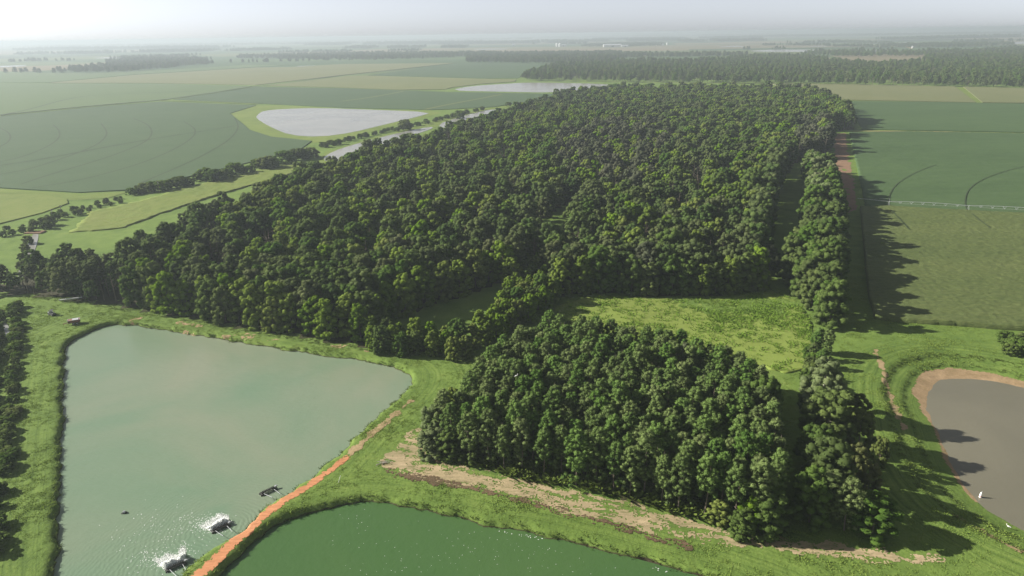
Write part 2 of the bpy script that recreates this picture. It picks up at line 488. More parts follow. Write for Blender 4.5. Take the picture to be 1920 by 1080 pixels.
def ground_material():
    m, N, L = new_mat('ground_sheet')
    b = N['Principled BSDF']
    c = coords(N, L)
    tot = None
    for s, k in ((0.02, .36), (0.16, .34), (1.6, .30)):
        q = math_(N, L, 'MULTIPLY', noise_(N, L, c, s, 4.0, 0.62), k)
        tot = q if tot is None else math_(N, L, 'ADD', tot, q)
    f = math_(N, L, 'ADD', math_(N, L, 'MULTIPLY', math_(N, L, 'SUBTRACT', tot, 0.5), 2.3), 0.5, True)
    near = ramp_(N, L, f, [(0.0, (.045, .078, .018)), (0.3, (.086, .138, .028)), (0.6, (.120, .180, .038)), (0.85, (.155, .205, .050)), (1.0, (.21, .205, .075))])
    sh = node(N, 'ShaderNodeAttribute', attribute_name='shore')
    sw = N.new('ShaderNodeTexNoise')
    sw.noise_dimensions = '1D'
    sw.inputs['Scale'].default_value = 0.9
    sw.inputs['Detail'].default_value = 3.0
    sw.inputs['Roughness'].default_value = 0.7
    L.new(math_(N, L, 'ADD', sh.outputs['Fac'], math_(N, L, 'MULTIPLY', noise_(N, L, c, 0.12, 2), 1.5)), sw.inputs['W'])
    swath = ramp_(N, L, sw.outputs['Fac'], [(0.30, (.62, .66, .62)), (0.5, (1, 1, 1)), (0.72, (1.25, 1.16, 1.25))])
    inl = math_(N, L, 'LESS_THAN', sh.outputs['Fac'], 22.0)
    near = mix_(N, L, math_(N, L, 'MULTIPLY', inl, 0.8), near, swath, 'MULTIPLY')
    # far plain: a patchwork of fields some hundreds of metres across
    cf = coords(N, L, (0.00085, 0.0013, 1), 0.12)
    v = N.new('ShaderNodeTexVoronoi')
    v.distance = 'CHEBYCHEV'
    v.inputs['Scale'].default_value = 1.0
    v.inputs['Randomness'].default_value = 0.85
    L.new(cf, v.inputs['Vector'])
    sx = N.new('ShaderNodeSeparateXYZ')
    L.new(v.outputs['Color'], sx.inputs[0])
    far = ramp_(N, L, sx.outputs[0], [(0.0, (.035, .07, .028)), (0.3, (.075, .12, .04)), (0.5, (.12, .13, .055)), (0.72, (.17, .14, .085)), (0.9, (.055, .10, .035)), (1.0, (.03, .05, .02))])
    sp_ = N.new('ShaderNodeSeparateXYZ')
    L.new(c, sp_.inputs[0])
    k = math_(N, L, 'MULTIPLY', math_(N, L, 'SUBTRACT', sp_.outputs[1], 1500.0), 0.002, True)
    col = mix_(N, L, k, near, far)
    # bare earth where the bank is cut: by height under the levee top
    e = math_(N, L, 'MULTIPLY', math_(N, L, 'SUBTRACT', -0.62, math_(N, L, 'ADD', sp_.outputs[2], math_(N, L, 'MULTIPLY', noise_(N, L, c, 0.8, 3), 0.35))), 4.0, True)
    inb = math_(N, L, 'LESS_THAN', sp_.outputs[0], 62.0)
    col = mix_(N, L, math_(N, L, 'MULTIPLY', e, inb), col, (.040, .034, .020))
    L.new(col, b.inputs['Base Color'])
    b.inputs['Roughness'].default_value = 0.95
    b.inputs['Specular IOR Level'].default_value = 0.1
    bp = N.new('ShaderNodeBump')
    bp.inputs['Strength'].default_value = 0.5
    bp.inputs['Distance'].default_value = 0.4
    L.new(noise_(N, L, c, 1.1, 5, 0.7), bp.inputs['Height'])
    L.new(bp.outputs[0], b.inputs['Normal'])
    return m

ground = link('ground', mesh_np('ground', np.stack([X.ravel(), Y.ravel(), Z], 1), F, ground_material()))
_m = (np.abs(X.ravel()) < 400) & (Y.ravel() > 40) & (Y.ravel() < 420)
_s = np.full(Z.shape, 99.0, np.float32)
_s[_m] = np.minimum(sdf(X.ravel()[_m], Y.ravel()[_m], POND1), np.minimum(sdf(X.ravel()[_m], Y.ravel()[_m], POND2), sdf(X.ravel()[_m], Y.ravel()[_m], POND3)))
ground.data.attributes.new('shore', 'FLOAT', 'POINT').data.foreach_set('value', _s)
for p in ground.data.polygons: p.use_smooth = True
tag(ground, kind='structure')

# ------------------------------------------------------------------ sheets and crops
def cells(poly, cell, ragged=0.0, seed=0, rscale=2.0, extra=None):
    """Grid cells inside a polygon: (vx, vy, faces, boundary edges)."""
    pa = np.array(poly)
    x0, y0 = pa.min(0) - cell
    x1, y1 = pa.max(0) + cell
    ax, ay = np.arange(x0, x1 + cell, cell), np.arange(y0, y1 + cell, cell)
    CX, CY = np.meshgrid((ax[:-1] + ax[1:]) / 2, (ay[:-1] + ay[1:]) / 2)
    d = sdf(CX, CY, poly)
    if ragged:
        d = d + (vnoise(CX, CY, rscale, seed) - .5) * 2 * ragged + (vnoise(CX, CY, rscale / 3, seed + 1) - .5) * ragged
    keep = d < 0
    if extra is not None: keep &= extra(CX, CY, d)
    n = len(ax)
    jy, jx = np.nonzero(keep)
    a = jy * n + jx
    f = np.stack([a, a + 1, a + n + 1, a + n], 1)
    used, inv = np.unique(f, return_inverse=True)
    f = inv.reshape(-1, 4)
    vx, vy = ax[used % n], ay[used // n]
    e = np.concatenate([f[:, [0, 1]], f[:, [1, 2]], f[:, [2, 3]], f[:, [3, 0]]])
    key = np.sort(e, 1)
    key = key[:, 0].astype(np.int64) * (len(vx) + 1) + key[:, 1]
    _, first, cnt = np.unique(key, return_index=True, return_counts=True)
    return vx, vy, f, e[first[cnt == 1]]

def sheet(name, poly, m, lift=0.03, cell=0.5, ragged=0.5, seed=0, rscale=2.0, extra=None, jitter=True, label=None):
    vx, vy, f, _ = cells(poly, cell, ragged, seed, rscale, extra)
    if jitter:
        vx = vx + (vnoise(vx * 7.3, vy * 5.1, 1.0, seed + 3) - .5) * cell * .7
        vy = vy + (vnoise(vx * 4.7, vy * 8.3, 1.0, seed + 4) - .5) * cell * .7
    o = link(name, mesh_np(name, np.stack([vx, vy, hgt(vx, vy) + lift], 1), f, m))
    for p in o.data.polygons: p.use_smooth = True
    return tag(o, label=label, kind='structure')

def crop(name, poly, m, h, cell, amp, ragged=0.3, seed=0, label=None):
    vx, vy, f, be = cells(poly, cell)
    n = len(vx)
    bi = np.unique(be)
    for _ in range(2):
        d0 = sdf(vx[bi], vy[bi], poly)
        gx_ = (sdf(vx[bi] + .05, vy[bi], poly) - d0) / .05
        gy_ = (sdf(vx[bi], vy[bi] + .05, poly) - d0) / .05
        q = np.where(np.abs(d0) < cell * 1.6, d0, 0)
        vx[bi] -= q * gx_
        vy[bi] -= q * gy_
    wob = (vnoise(vx[bi], vy[bi], cell * 2.5, seed + 8) - .5) * ragged * 2
    vx[bi] += wob
    vy[bi] += wob
    z = h + (vnoise(vx, vy, cell * 1.3, seed + 5) - .5) * 2 * amp + (vnoise(vx, vy, cell * 9, seed + 6) - .5) * amp
    base = np.full(n, -0.3)
    v = np.concatenate([np.stack([vx, vy, z], 1), np.stack([vx, vy, base], 1)])
    w = np.stack([be[:, 1], be[:, 0], be[:, 0] + n, be[:, 1] + n], 1)
    o = link(name, mesh_np(name, v, np.concatenate([f, w]), m))
    return tag(o, label=label, kind='structure')

def flat(name, poly, m, z, kind='structure', label=None):
    bm = bmesh.new()
    vs = [bm.verts.new((x, y, z)) for x, y in poly]
    es = [bm.edges.new((vs[i], vs[(i + 1) % len(vs)])) for i in range(len(vs))]
    bmesh.ops.triangle_fill(bm, use_beauty=True, edges=es)
    for fc in bm.faces:
        fc.normal_update()
        if fc.normal.z < 0: fc.normal_flip()
    me = bpy.data.meshes.new(name)
    bm.to_mesh(me)
    bm.free()
    me.materials.append(m)
    return tag(link(name, me), label=label, kind=kind)

def slab(name, poly, m, h, label=None):
    """A far crop: flat top at crop height with its sides down to the ground."""
    o = flat(name, poly, m, h, label=label)
    bm = bmesh.new()
    bm.from_mesh(o.data)
    be = [e for e in bm.edges if e.is_boundary]
    r = bmesh.ops.extrude_edge_only(bm, edges=be)
    for v in [g for g in r['geom'] if isinstance(g, bmesh.types.BMVert)]: v.co.z = -0.3
    bmesh.ops.recalc_face_normals(bm, faces=bm.faces)
    bm.to_mesh(o.data)
    bm.free()
    return o

def ribbon(name, line, w, m, z, kind='structure', label=None, wob=0.0):
    v, f = [], []
    for i, p in enumerate(line):
        a, b = line[max(i - 1, 0)], line[min(i + 1, len(line) - 1)]
        dx, dy = b[0] - a[0], b[1] - a[1]
        L = math.hypot(dx, dy) or 1
        k = w * (1 + wob * (random.random() - .5))
        v += [(p[0] - dy / L * k / 2, p[1] + dx / L * k / 2, z), (p[0] + dy / L * k / 2, p[1] - dx / L * k / 2, z)]
        if i: f.append((2 * i - 2, 2 * i - 1, 2 * i + 1, 2 * i))
    return tag(link(name, mesh_np(name, v, f, m)), label=label, kind=kind)

AER = [gnd(503, 922, ZW1), gnd(414, 991, ZW1), gnd(330, 1063, ZW1)]
M_['w1'] = water_mat('pond_water_milky', (.115, .190, .120), (.190, .215, .150), 0.22, 1.3, 0.10, (0.6, 1.3, 1), 0.5, [(AER[1][0], AER[1][1], 26), (AER[2][0], AER[2][1], 26)], 0.018)
M_['w2'] = water_mat('pond_water_green', (.040, .096, .030), (.058, .110, .034), 0.30, 1.0, 0.10, (1, 1, 1), 0, (), 0.012)
M_['w3'] = water_mat('pond_water_brown', (.122, .115, .084), (.152, .142, .103), 0.30, 1.4, 0.06)
M_['wf'] = water_mat('far_water', (.20, .20, .185), (.26, .255, .23), 0.22, 0.4, 0.05)
flat('pond_water', [(x, y) for x, y in smooth([(p[0], p[1]) for p in POND1], 0)], M_['w1'], ZW1)
def grow(poly, d):
    a = np.array(poly)
    c = a.mean(0)
    v = a - c
    return [tuple(q) for q in c + v * (1 + d / np.linalg.norm(v, axis=1, keepdims=True))]
bpy.data.objects.remove(bpy.data.objects['pond_water'])
flat('pond_water', grow(POND1, 2.2), M_['w1'], ZW1)
flat('pond_water', grow(POND2, 2.2), M_['w2'], ZW2)
flat('pond_water', grow(POND3, 2.0), M_['w3'], ZW3)

# the orange dirt road on the levee and fainter tracks
def road_poly(line, w0, w1):
    L_, R_ = [], []
    for i, p in enumerate(line):
        a, b = line[max(i - 1, 0)], line[min(i + 1, len(line) - 1)]
        dx, dy = b[0] - a[0], b[1] - a[1]
        q = math.hypot(dx, dy) or 1
        w = (w0 + (w1 - w0) * i / (len(line) - 1)) / 2
        L_.append((p[0] - dy / q * w, p[1] + dx / q * w))
        R_.append((p[0] + dy / q * w, p[1] - dx / q * w))
    return L_ + R_[::-1]
sheet('dirt_road', road_poly(ROAD, 2.9, 1.5), M_['dirt'], 0.05, 0.2, 0.42, 21, 1.8, extra=lambda x, y, d: (vnoise(x, y, .45, 22) * .6 + vnoise(x, y, .25, 23) * .4) < np.where(d > -.35, .62, .95))
sheet('dirt_track', road_poly(smooth(P([(655, 853), (690, 820), (730, 785), (770, 750)]), 1, False), 1.9, 1.0), M_['path'], 0.05, 0.3, 0.75, 25, 2.2)
STUB = smooth(P([(712, 862), (735, 838), (770, 808), (793, 800), (788, 850), (860, 868), (950, 890), (1020, 912), (1110, 925), (1200, 948), (1300, 972), (1400, 1000), (1470, 1012), (1600, 1020), (1720, 1030),
                 (1780, 1050), (1700, 1062), (1560, 1040), (1420, 1030), (1290, 1010), (1150, 978), (1000, 945), (880, 915), (790, 900), (720, 880)]), 1)
sheet('stubble_ground', STUB, M_['stubble'], 0.045, 0.27, 1.1, 31, 3.5, extra=lambda x, y, d: (lambda u, w: (vnoise(u, w, 1.0, 77) * .5 + vnoise(u * 3, w * 2.2, 1.0, 78) * .3 + vnoise(u * .3, w * .5, 1.0, 79) * .35 + (vnoise(x, y, .3, 80) - .5) * .42) > .45 + .12 * sstep(-3.5, 0, d))((x * .926 - y * .378) / 2.8, (x * .378 + y * .926) / .8))
sheet('bare_soil_strip', road_poly(smooth(P([(725, 885), (800, 897), (880, 915), (960, 935), (1040, 955), (1110, 975), (1200, 1000), (1290, 1025)]), 2, False), 2.6, 1.4), M_['brown'], 0.085, 0.3, 0.9, 41, 2.5, extra=lambda x, y, d: (lambda u, w: (vnoise(u, w, 1.0, 87) * .6 + vnoise(u * 3, w * 2.2, 1.0, 88) * .4 + (vnoise(x, y, .32, 89) - .5) * .5) > .46)((x * .926 - y * .378) / 4.0, (x * .378 + y * .926) / 0.9))
sheet('dirt_track', road_poly(smooth(P([(1640, 655), (1655, 690), (1668, 730), (1682, 770), (1700, 800)]), 2, False), 1.2, 1.2), M_['path'], 0.05, 0.3, 0.7, 51, 1.8)
sheet('dirt_track', road_poly(smooth(P([(1790, 960), (1830, 985), (1880, 1012), (1935, 1035)]), 2, False), 1.3, 2.0), M_['path'], 0.05, 0.3, 0.5, 52, 1.8)
d3 = lambda x, y, d: sdf(x, y, POND3) < 1.0 + 2.6 * sstep(146, 160, y) + (vnoise(x, y, 6, 61) - .5) * (1.2 + 3 * sstep(146, 160, y))
sheet('mud_shore', P([(1705, 680), (1780, 672), (1920, 700), (2050, 730), (2050, 760), (1920, 745), (1800, 725), (1765, 730), (1760, 780), (1800, 870), (1850, 940), (1920, 985), (1990, 1010), (1960, 1020), (1900, 995), (1840, 965), (1790, 905), (1740, 810), (1712, 730)]),
      M_['mud'], 0.03, 0.5, 0.4, 61, 3.0, extra=d3)
sheet('mud_shore', P([(200, 610), (420, 632), (860, 665), (900, 675), (860, 680), (720, 664), (560, 640), (400, 615), (280, 592)]), M_['path'], 0.035, 0.4, 1.2, 63, 3.0,
      extra=lambda x, y, d: (d > -2.2) & (vnoise(x, y, 5, 64) > .55) & (vnoise(x, y, .9, 65) > .4))

# meadow between the wood and the pines, in taller grass
MEADOW = P([(1040, 575), (1120, 552), (1250, 562), (1340, 562), (1440, 545), (1490, 560), (1520, 600), (1530, 690), (1470, 700), (1300, 650), (1080, 640)])
crop('meadow', MEADOW, M_['meadow'], 0.16, 1.0, 0.03, 1.2, 71)

# right-hand fields
CORN = P([(1612, 392), (1665, 391), (1740, 396), (1815, 400), (1920, 405), (2150, 418), (2250, 640), (1920, 622), (1860, 618), (1790, 612), (1700, 607), (1640, 600), (1628, 560), (1622, 500), (1617, 440)])
crop('corn_field', CORN, M_['corn'], 1.8, 0.7, 0.20, 0.12, 81)
SOYR = P([(1592, 249), (1700, 247), (1920, 251), (2300, 258), (2200, 420), (1920, 404), (1815, 399), (1740, 395), (1665, 390), (1622, 386), (1610, 330)])
crop('soybean_field', SOYR, M_['soy'], 0.6, 1.6, 0.12, 0.5, 82)
SOYR2 = P([(1590, 190), (1750, 192), (1920, 195), (2300, 200), (2300, 256), (1920, 249), (1700, 245), (1616, 243)])
slab('soybean_field', SOYR2, M_['soy'], 0.6)
slab('ripening_field', P([(1440, 157), (1600, 159), (1790, 163), (1830, 193), (1740, 191), (1580, 188)]), M_['tan'], 0.9)
slab('ripening_field', P([(1806, 163.5), (1920, 166), (2300, 172), (2300, 198), (1920, 194), (1842, 193)]), M_['tan'], 0.9)
flat('grass_strip', P([(1790, 163), (1806, 163.5), (1842, 193.5), (1830, 193.5)]), M_['bright'], 0.10)
ribbon('farm_road', smooth(P([(1600, 246), (1700, 246), (1920, 250.5), (2300, 257)]), 1, False), 3.5, M_['path'], 0.12)
ribbon('farm_road', smooth(P([(1575, 189), (1750, 191.7), (1920, 194.7), (2300, 199.5)]), 1, False), 4.0, M_['bright'], 0.12)
sheet('bare_soil_strip', P([(1563, 250), (1585, 250), (1592, 300), (1604, 350), (1608, 390), (1590, 400), (1575, 380), (1566, 320)]), M_['bare'], 0.06, 0.8, 1.5, 83, 5)
# wheel ruts of the pivot
for i, ln in enumerate(([(1665, 389), (1665, 372), (1675, 351), (1695, 335), (1720, 322), (1755, 309)], [(1813, 396), (1808, 377), (1815, 355), (1840, 337), (1880, 322), (1930, 310)])):
    ribbon('wheel_rut', smooth(P(ln, 0.6), 3, False), 0.5, M_['rut'], 0.86)
for ln in ([(1670, 395), (1685, 410), (1705, 432)], [(1822, 402), (1838, 415), (1855, 428)]):
    ribbon('wheel_rut', smooth(P(ln, 1.7), 3, False), 0.5, M_['rut'], 2.15)

# left-hand fields
slab('soybean_field', P([(-300, 250), (0, 219), (150, 204), (300, 191), (480, 198), (432, 213), (442, 222), (455, 232), (468, 244), (508, 257), (585, 265), (560, 283), (500, 298), (430, 314), (350, 333), (240, 357), (150, 362), (0, 353), (-250, 345)]), M_['soy2'], 0.6)
slab('crop_field', P([(-300, 178), (0, 157), (283, 157), (473, 162), (400, 174), (300, 188), (150, 201), (0, 216), (-300, 247)]), M_['soy3'], 0.6)
slab('soybean_field', P([(325, 187), (400, 176), (480, 163.5), (640, 166), (757, 170.5), (840, 173), (900, 174), (1070, 177), (1000, 190), (925, 201), (850, 205), (807, 206.5), (640, 202.5), (527, 196.5), (483, 194.5)]), M_['soy2'], 0.6)
slab('ripening_field', P([(90, 156), (250, 141), (480, 127), (545, 126), (640, 120.5), (853, 118.5), (640, 141.5), (480, 160), (283, 156.2)]), M_['tan'], 0.8)
slab('soybean_field', P([(864, 118.5), (1057, 120.5), (985, 141), (970, 147), (913, 147.5), (690, 141.5)]), M_['soy2'], 0.6)
slab('ripening_field', P([(650, 143), (690, 142.5), (913, 148.5), (968, 149.5), (965, 153.5), (900, 158), (850, 164), (835, 168), (757, 169), (640, 164.5), (500, 161)]), M_['olive'], 0.8)
slab('crop_field', P([(-300, 150), (0, 134), (100, 137), (170, 138), (320, 131), (460, 122), (545, 122), (480, 126), (250, 140), (90, 155), (0, 155.5), (-300, 176)]), M_['soy3'], 0.6)
slab('crop_field', P([(-200, 372), (0, 364), (80, 366), (125, 374), (128, 382), (80, 400), (0, 420), (-150, 450)]), M_['weedy'], 0.5)
crop('weedy_field', P([(135, 436), (170, 398), (260, 378), (350, 352), (450, 327), (550, 305), (592, 312), (540, 328), (400, 368), (300, 402), (230, 428)]), M_['weedy'], 0.4, 1.5, 0.25, 1.5, 91)
flat('grass_verge', P([(-150, 375), (0, 354), (150, 364), (240, 360), (200, 372), (130, 376), (60, 364), (0, 362), (-150, 385)]), M_['bright'], 0.08)
flat('grass_verge', P([(430, 213), (450, 207), (482, 198), (527, 198), (640, 204), (807, 208), (830, 211), (740, 236), (640, 262), (590, 268), (510, 260), (466, 246), (452, 232), (368, 231), (372, 228), (438, 222)]), M_['bright'], 0.10)
flat('grass_verge', P([(598, 300), (610, 286), (700, 258), (800, 232), (905, 204), (960, 198), (915, 211), (812, 240), (700, 268), (640, 284), (612, 306), (560, 322)]), M_['bright'], 0.09)
flat('grass_verge', P([(830, 174), (1060, 176.5), (1060, 180), (960, 179), (840, 176)]), M_['bright'], 0.09)
flat('grass_verge', P([(940, 148), (1000, 151), (1300, 156.5), (1600, 159), (1600, 157), (1300, 154.5), (1000, 150)]), M_['bright'], 0.09)
for ln, w, mm in (([(0, 217.5), (150, 202.5), (300, 189), (400, 174.5), (477, 162.8), (560, 153), (640, 142)], 5, 'rut'), ([(300, 189), (400, 192), (483, 196)], 7, 'bright'), ([(0, 217), (60, 205), (110, 190), (160, 180), (260, 175), (370, 172)], 3, 'rut')):
    ribbon('field_track', smooth(P(ln), 2, False), w, M_[mm], 0.72, wob=.4)
for ln, w in (([(640, 142), (760, 130), (858, 118.3)], 5), ([(283, 156.6), (473, 161.8), (640, 165), (757, 169.5), (835, 170.8)], 4)):
    ribbon('field_ditch', smooth(P(ln), 2, False), w, M_['rut'], 0.10)
for ln in ([(797, 205), (850, 194), (900, 185), (940, 177)], [(640, 190), (700, 182), (757, 171)]):
    ribbon('field_track', smooth(P(ln, .6), 2, False), 5, M_['olive'], 0.68)
for ln in ([(440, 222), (447, 233), (445, 245), (430, 262), (405, 278), (370, 297), (330, 315), (290, 332), (262, 344)], [(345, 228), (362, 238), (367, 245), (364, 255), (345, 270), (310, 288), (260, 308), (200, 325), (140, 340), (60, 352)],
           [(250, 222), (275, 232), (285, 243), (284, 255), (270, 268), (230, 285), (170, 305), (100, 325), (40, 345)], [(190, 232), (200, 245), (200, 255), (185, 270), (150, 285), (100, 303), (50, 318), (0, 327)],
           [(100, 234), (112, 245), (112, 258), (95, 272), (60, 288), (20, 300), (-30, 308)], [(-20, 234), (0, 240), (15, 247), (21, 257), (15, 267), (0, 275), (-40, 288)]):
    ribbon('wheel_rut', smooth(P(ln, .6), 3, False), 1.5, M_['rut'], 0.66)
ribbon('wheel_rut', smooth(P([(0, 310), (70, 300), (150, 285), (230, 270), (320, 255), (400, 243), (440, 236)], .6), 3, False), 2.5, M_['rut'], 0.70, wob=1.2)

# far water
for pts in ([(479, 222), (484, 214), (494, 208), (530, 204.5), (600, 202.5), (700, 206), (812, 210.5), (780, 220), (720, 234), (660, 249), (600, 257), (545, 254), (510, 240)],
            [(842, 170), (880, 161.5), (960, 156.5), (1000, 154.5), (1145, 157.5), (1150, 163), (1110, 168), (1040, 174), (930, 172)],
            [(606, 300), (611, 291), (640, 278), (700, 261), (760, 246.5), (808, 237.5), (813, 240), (795, 247), (740, 264), (680, 284), (640, 300), (620, 306)],
            [(818, 234), (860, 220), (900, 209.5), (925, 205), (945, 208), (880, 230), (840, 243)],
            [(42, 494), (50, 464), (60, 440), (73, 437), (71, 452), (63, 478), (55, 498), (48, 520), (30, 520)],
            [(6, 606), (14, 608), (21, 622), (22, 640), (14, 640), (9, 625)],
            [(545, 124.5), (600, 122.5), (660, 122), (640, 124.5), (590, 126)],
            [(-60, 126), (0, 123.5), (45, 122.3), (52, 124), (0, 126.5)], [(165, 109.5), (215, 106.5), (270, 107), (220, 109.5)],
            [(1403, 95.5), (1440, 93), (1535, 93), (1545, 95), (1530, 97.5), (1420, 97)], [(1600, 96), (1650, 93.5), (1690, 95), (1660, 97)], [(1515, 87), (1550, 85.3), (1560, 86.6), (1530, 88)],
            [(1672, 82.5), (1690, 79.5), (1715, 80), (1720, 82.5)], [(1830, 84), (1860, 79.5), (1990, 76), (2100, 80), (1920, 82)], [(885, 92), (940, 91), (960, 92), (900, 93.5)], [(1340, 88), (1380, 85.5), (1405, 87.5)]):
    flat('far_water' if pts[0][1] < 130 else 'water', smooth(P(pts), 1), M_['wf'], 0.18)

# ------------------------------------------------------------------ trees: meshes
def quads_np(c, nrm, size, aspect, r):
    """Leaf quads: centres, rough normals, sizes -> verts, faces."""
    n = len(c)
    nrm = nrm / (np.linalg.norm(nrm, axis=1, keepdims=True) + 1e-9)
    a = r.normal(size=(n, 3))
    u = np.cross(nrm, a)
    u /= np.linalg.norm(u, axis=1, keepdims=True) + 1e-9
    w = np.cross(nrm, u)
    su, sw = (size * aspect)[:, None], size[:, None]
    k = r.uniform(.55, 1.0, (n, 4))[:, :, None]
    v = np.stack([c - u * su * k[:, 0] * .6, c - w * sw * k[:, 1], c + u * su * k[:, 2], c + w * sw * k[:, 3]], 1) 
    return v.reshape(-1, 3), np.arange(n * 4).reshape(-1, 4)

def _core():
    bm = bmesh.new()
    bmesh.ops.create_cube(bm, size=2.0)
    bmesh.ops.subdivide_edges(bm, edges=list(bm.edges), cuts=1, use_grid_fill=True)
    bm.verts.index_update()
    v = np.array([tuple(q.co.normalized()) for q in bm.verts])
    f = np.array([[q.index for q in fc.verts] for fc in bm.faces])
    bm.free()
    return v, f
CORE_V, CORE_F = _core()

def clump_mesh(name, m, cen, rad, per, size, seed, aspect=0.75, squash=0.85, out=1.1, core=0.84):
    """Leaf clumps: `per` leaves over each small ball; tint per clump."""
    r = np.random.default_rng(seed)
    n = len(cen)
    d = r.normal(size=(n * per, 3))
    d /= np.linalg.norm(d, axis=1, keepdims=True)
    d[:, 2] = np.abs(d[:, 2]) * np.where(r.random(n * per) < .75, 1, -1)
    R = np.repeat(rad, per)[:, None] * r.uniform(.74, 1.06, (n * per, 1))
    c = np.repeat(cen, per, 0) + d * R * np.array([1, 1, squash])
    nr = d * out + r.normal(size=d.shape) * 0.42 + np.array([0, 0, .22])
    v, f = quads_np(c, nr, size * r.uniform(.65, 1.3, n * per), aspect, r)
    # the dense inside of every clump: a small rough ball, so that light stops at its skin
    B = CORE_V[None] * (1 + r.normal(0, .16, (n, len(CORE_V), 1))) * (rad * core)[:, None, None] * np.array([1, 1, squash])
    bv = (B + cen[:, None, :]).reshape(-1, 3)
    bf = (CORE_F[None] + (np.arange(n) * len(CORE_V))[:, None, None]).reshape(-1, 4) + len(v)
    me = mesh_np(name, np.concatenate([v, bv]), np.concatenate([f, bf]), m)
    base = np.clip(r.normal(.5, .24, n), 0, 1)
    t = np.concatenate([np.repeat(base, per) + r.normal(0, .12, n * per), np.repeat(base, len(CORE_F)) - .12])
    me.polygons.foreach_set('use_smooth', np.arange(len(me.polygons)) >= len(f))
    at = me.attributes.new('tint', 'FLOAT', 'FACE')
    if len(me.polygons) == len(t):
        at.data.foreach_set('value', np.clip(t, 0, 1).astype(np.float32))
    return me

def crown_broad(name, m, seed, R=4.6, z0=1.6, z1=15.0, n=84, per=34, size=0.33, low=0.0):
    """Domed, lobed crown down to z0: clumps over the skins of a dozen lobes in three tiers."""
    r = np.random.default_rng(seed)
    lobes, Hh = [], z1 - z0
    off = r.uniform(0, 6.28)
    for tier, (cnt, zt, q, lr) in enumerate(((5, .27, .54, .44), (6, .54, .50, .42), (4, .76, .32, .40))):
        for i in range(cnt):
            a = off + tier * .7 + i * 6.28 / cnt + r.uniform(-.35, .35)
            k = r.uniform(.8, 1.15)
            lobes.append((math.cos(a) * R * q * k, math.sin(a) * R * q * k, z0 + Hh * (zt + r.uniform(-.07, .07)), R * lr * r.uniform(.82, 1.15)))
    lobes.append((r.normal() * .4, r.normal() * .4, z1 - R * .40, R * .42))
    cen, rad = [], []
    for i in range(n):
        lx, ly, lz, lr = lobes[i % len(lobes)]
        d = r.normal(size=3)
        d[:2] += np.array([lx, ly]) / R * .9
        d /= np.linalg.norm(d)
        d[2] = d[2] if d[2] > -0.6 else -d[2]
        p = np.array([lx, ly, lz]) + d * lr * np.array([1, 1, 1.15])
        p[2] = min(max(p[2], z0), z1 - .4)
        cen.append(p)
        rad.append(R * r.uniform(.17, .28))
    for i in range(int(low)):
        a = r.uniform(0, 6.28)
        cen.append(np.array([math.cos(a) * R * r.uniform(.5, .95), math.sin(a) * R * r.uniform(.5, .95), r.uniform(.5, z0 + 2.0)]))
        rad.append(R * r.uniform(.2, .3))
    return clump_mesh(name, m, np.array(cen), np.array(rad), per, size, seed + 1)

def crown_pine(name, m, seed, H=21.0, z0=10.5, R=2.6, n=92, per=40, stray=5):
    r = np.random.default_rng(seed)
    cen, rad = [], []
    for i in range(n):
        t = (i + r.uniform(0, 1)) / n
        z = z0 + (H - 0.7 - z0) * t
        rr = R * (min(1, .55 + 1.3 * t) if t < .4 else (1.06 - .75 * ((t - .4) / .6) ** 1.6))
        a = i * 2.4 + r.uniform(-.5, .5)
        q = r.uniform(.45, 1.0)
        cen.append((math.cos(a) * rr * q, math.sin(a) * rr * q, z))
        rad.append(r.uniform(.42, .80))
    for i in range(stray):
        a = r.uniform(0, 6.28)
        for k in range(2):
            cen.append((math.cos(a) * R * r.uniform(.5, .95), math.sin(a) * R * r.uniform(.5, .95), z0 - r.uniform(.3, 2.6)))
            rad.append(r.uniform(.45, .7))
    return clump_mesh(name, m, np.array(cen), np.array(rad), per, 0.23, seed + 1, aspect=0.45, squash=0.75, out=0.9, core=0.68)

def trunk_mesh(name, m, H, r0, seed, limbs=5, z0=6.0, R=3.5, up_=0.55):
    r = random.Random(seed)
    bm = bmesh.new()
    p, ra = Vector((0, 0, -0.4)), r0
    pts = [(p.copy(), ra)]
    for i in range(4):
        p = p + Vector((r.uniform(-.22, .22), r.uniform(-.22, .22), (H + .4) / 4))
        ra = r0 * (1 - .2 * (i + 1))
        pts.append((p.copy(), max(ra, .04)))
    for (a, s), (b, t) in zip(pts, pts[1:]): tube(bm, a, b, s, t, 6)
    for i in range(limbs):
        z = z0 + (H - z0) * r.uniform(0, .75)
        a = r.uniform(0, 6.28)
        L_ = R * r.uniform(.5, .85)
        tube(bm, (0, 0, z), (math.cos(a) * L_, math.sin(a) * L_, z + L_ * up_), r0 * .32, .04, 4)
    me = bpy.data.meshes.new(name)
    bm.to_mesh(me)
    bm.free()
    me.materials.append(m)
    return me

KIND = {}
def kind(key, crowns, trunk):
    KIND[key] = (crowns, trunk)
bt = trunk_mesh('trunk', M_['bark'], 12.0, .26, 3, z0=4.0)
def broad_set(mat, cnt, seed, **k): return [crown_broad('crown', M_[mat], seed + 17 * i, R=(4.3, 5.0, 4.6, 5.4)[i % 4], z1=(15.0, 16.0, 14.0, 16.8)[i % 4], **k) for i in range(cnt)]
kind('dark', broad_set('lf_dark', 4, 100), bt)
kind('olive', broad_set('lf_olive', 3, 200), bt)
kind('grey', broad_set('lf_grey', 2, 300), bt)
kind('mid', broad_set('lf_mid', 4, 400), bt)
kind('edge', broad_set('lf_mid', 4, 500, n=88, low=30), bt)
kind('edgebright', broad_set('lf_bright', 3, 600, n=88, low=30), bt)
kind('bright', broad_set('lf_bright', 2, 700), bt)
kind('pale', broad_set('lf_pale', 2, 750, low=20), bt)
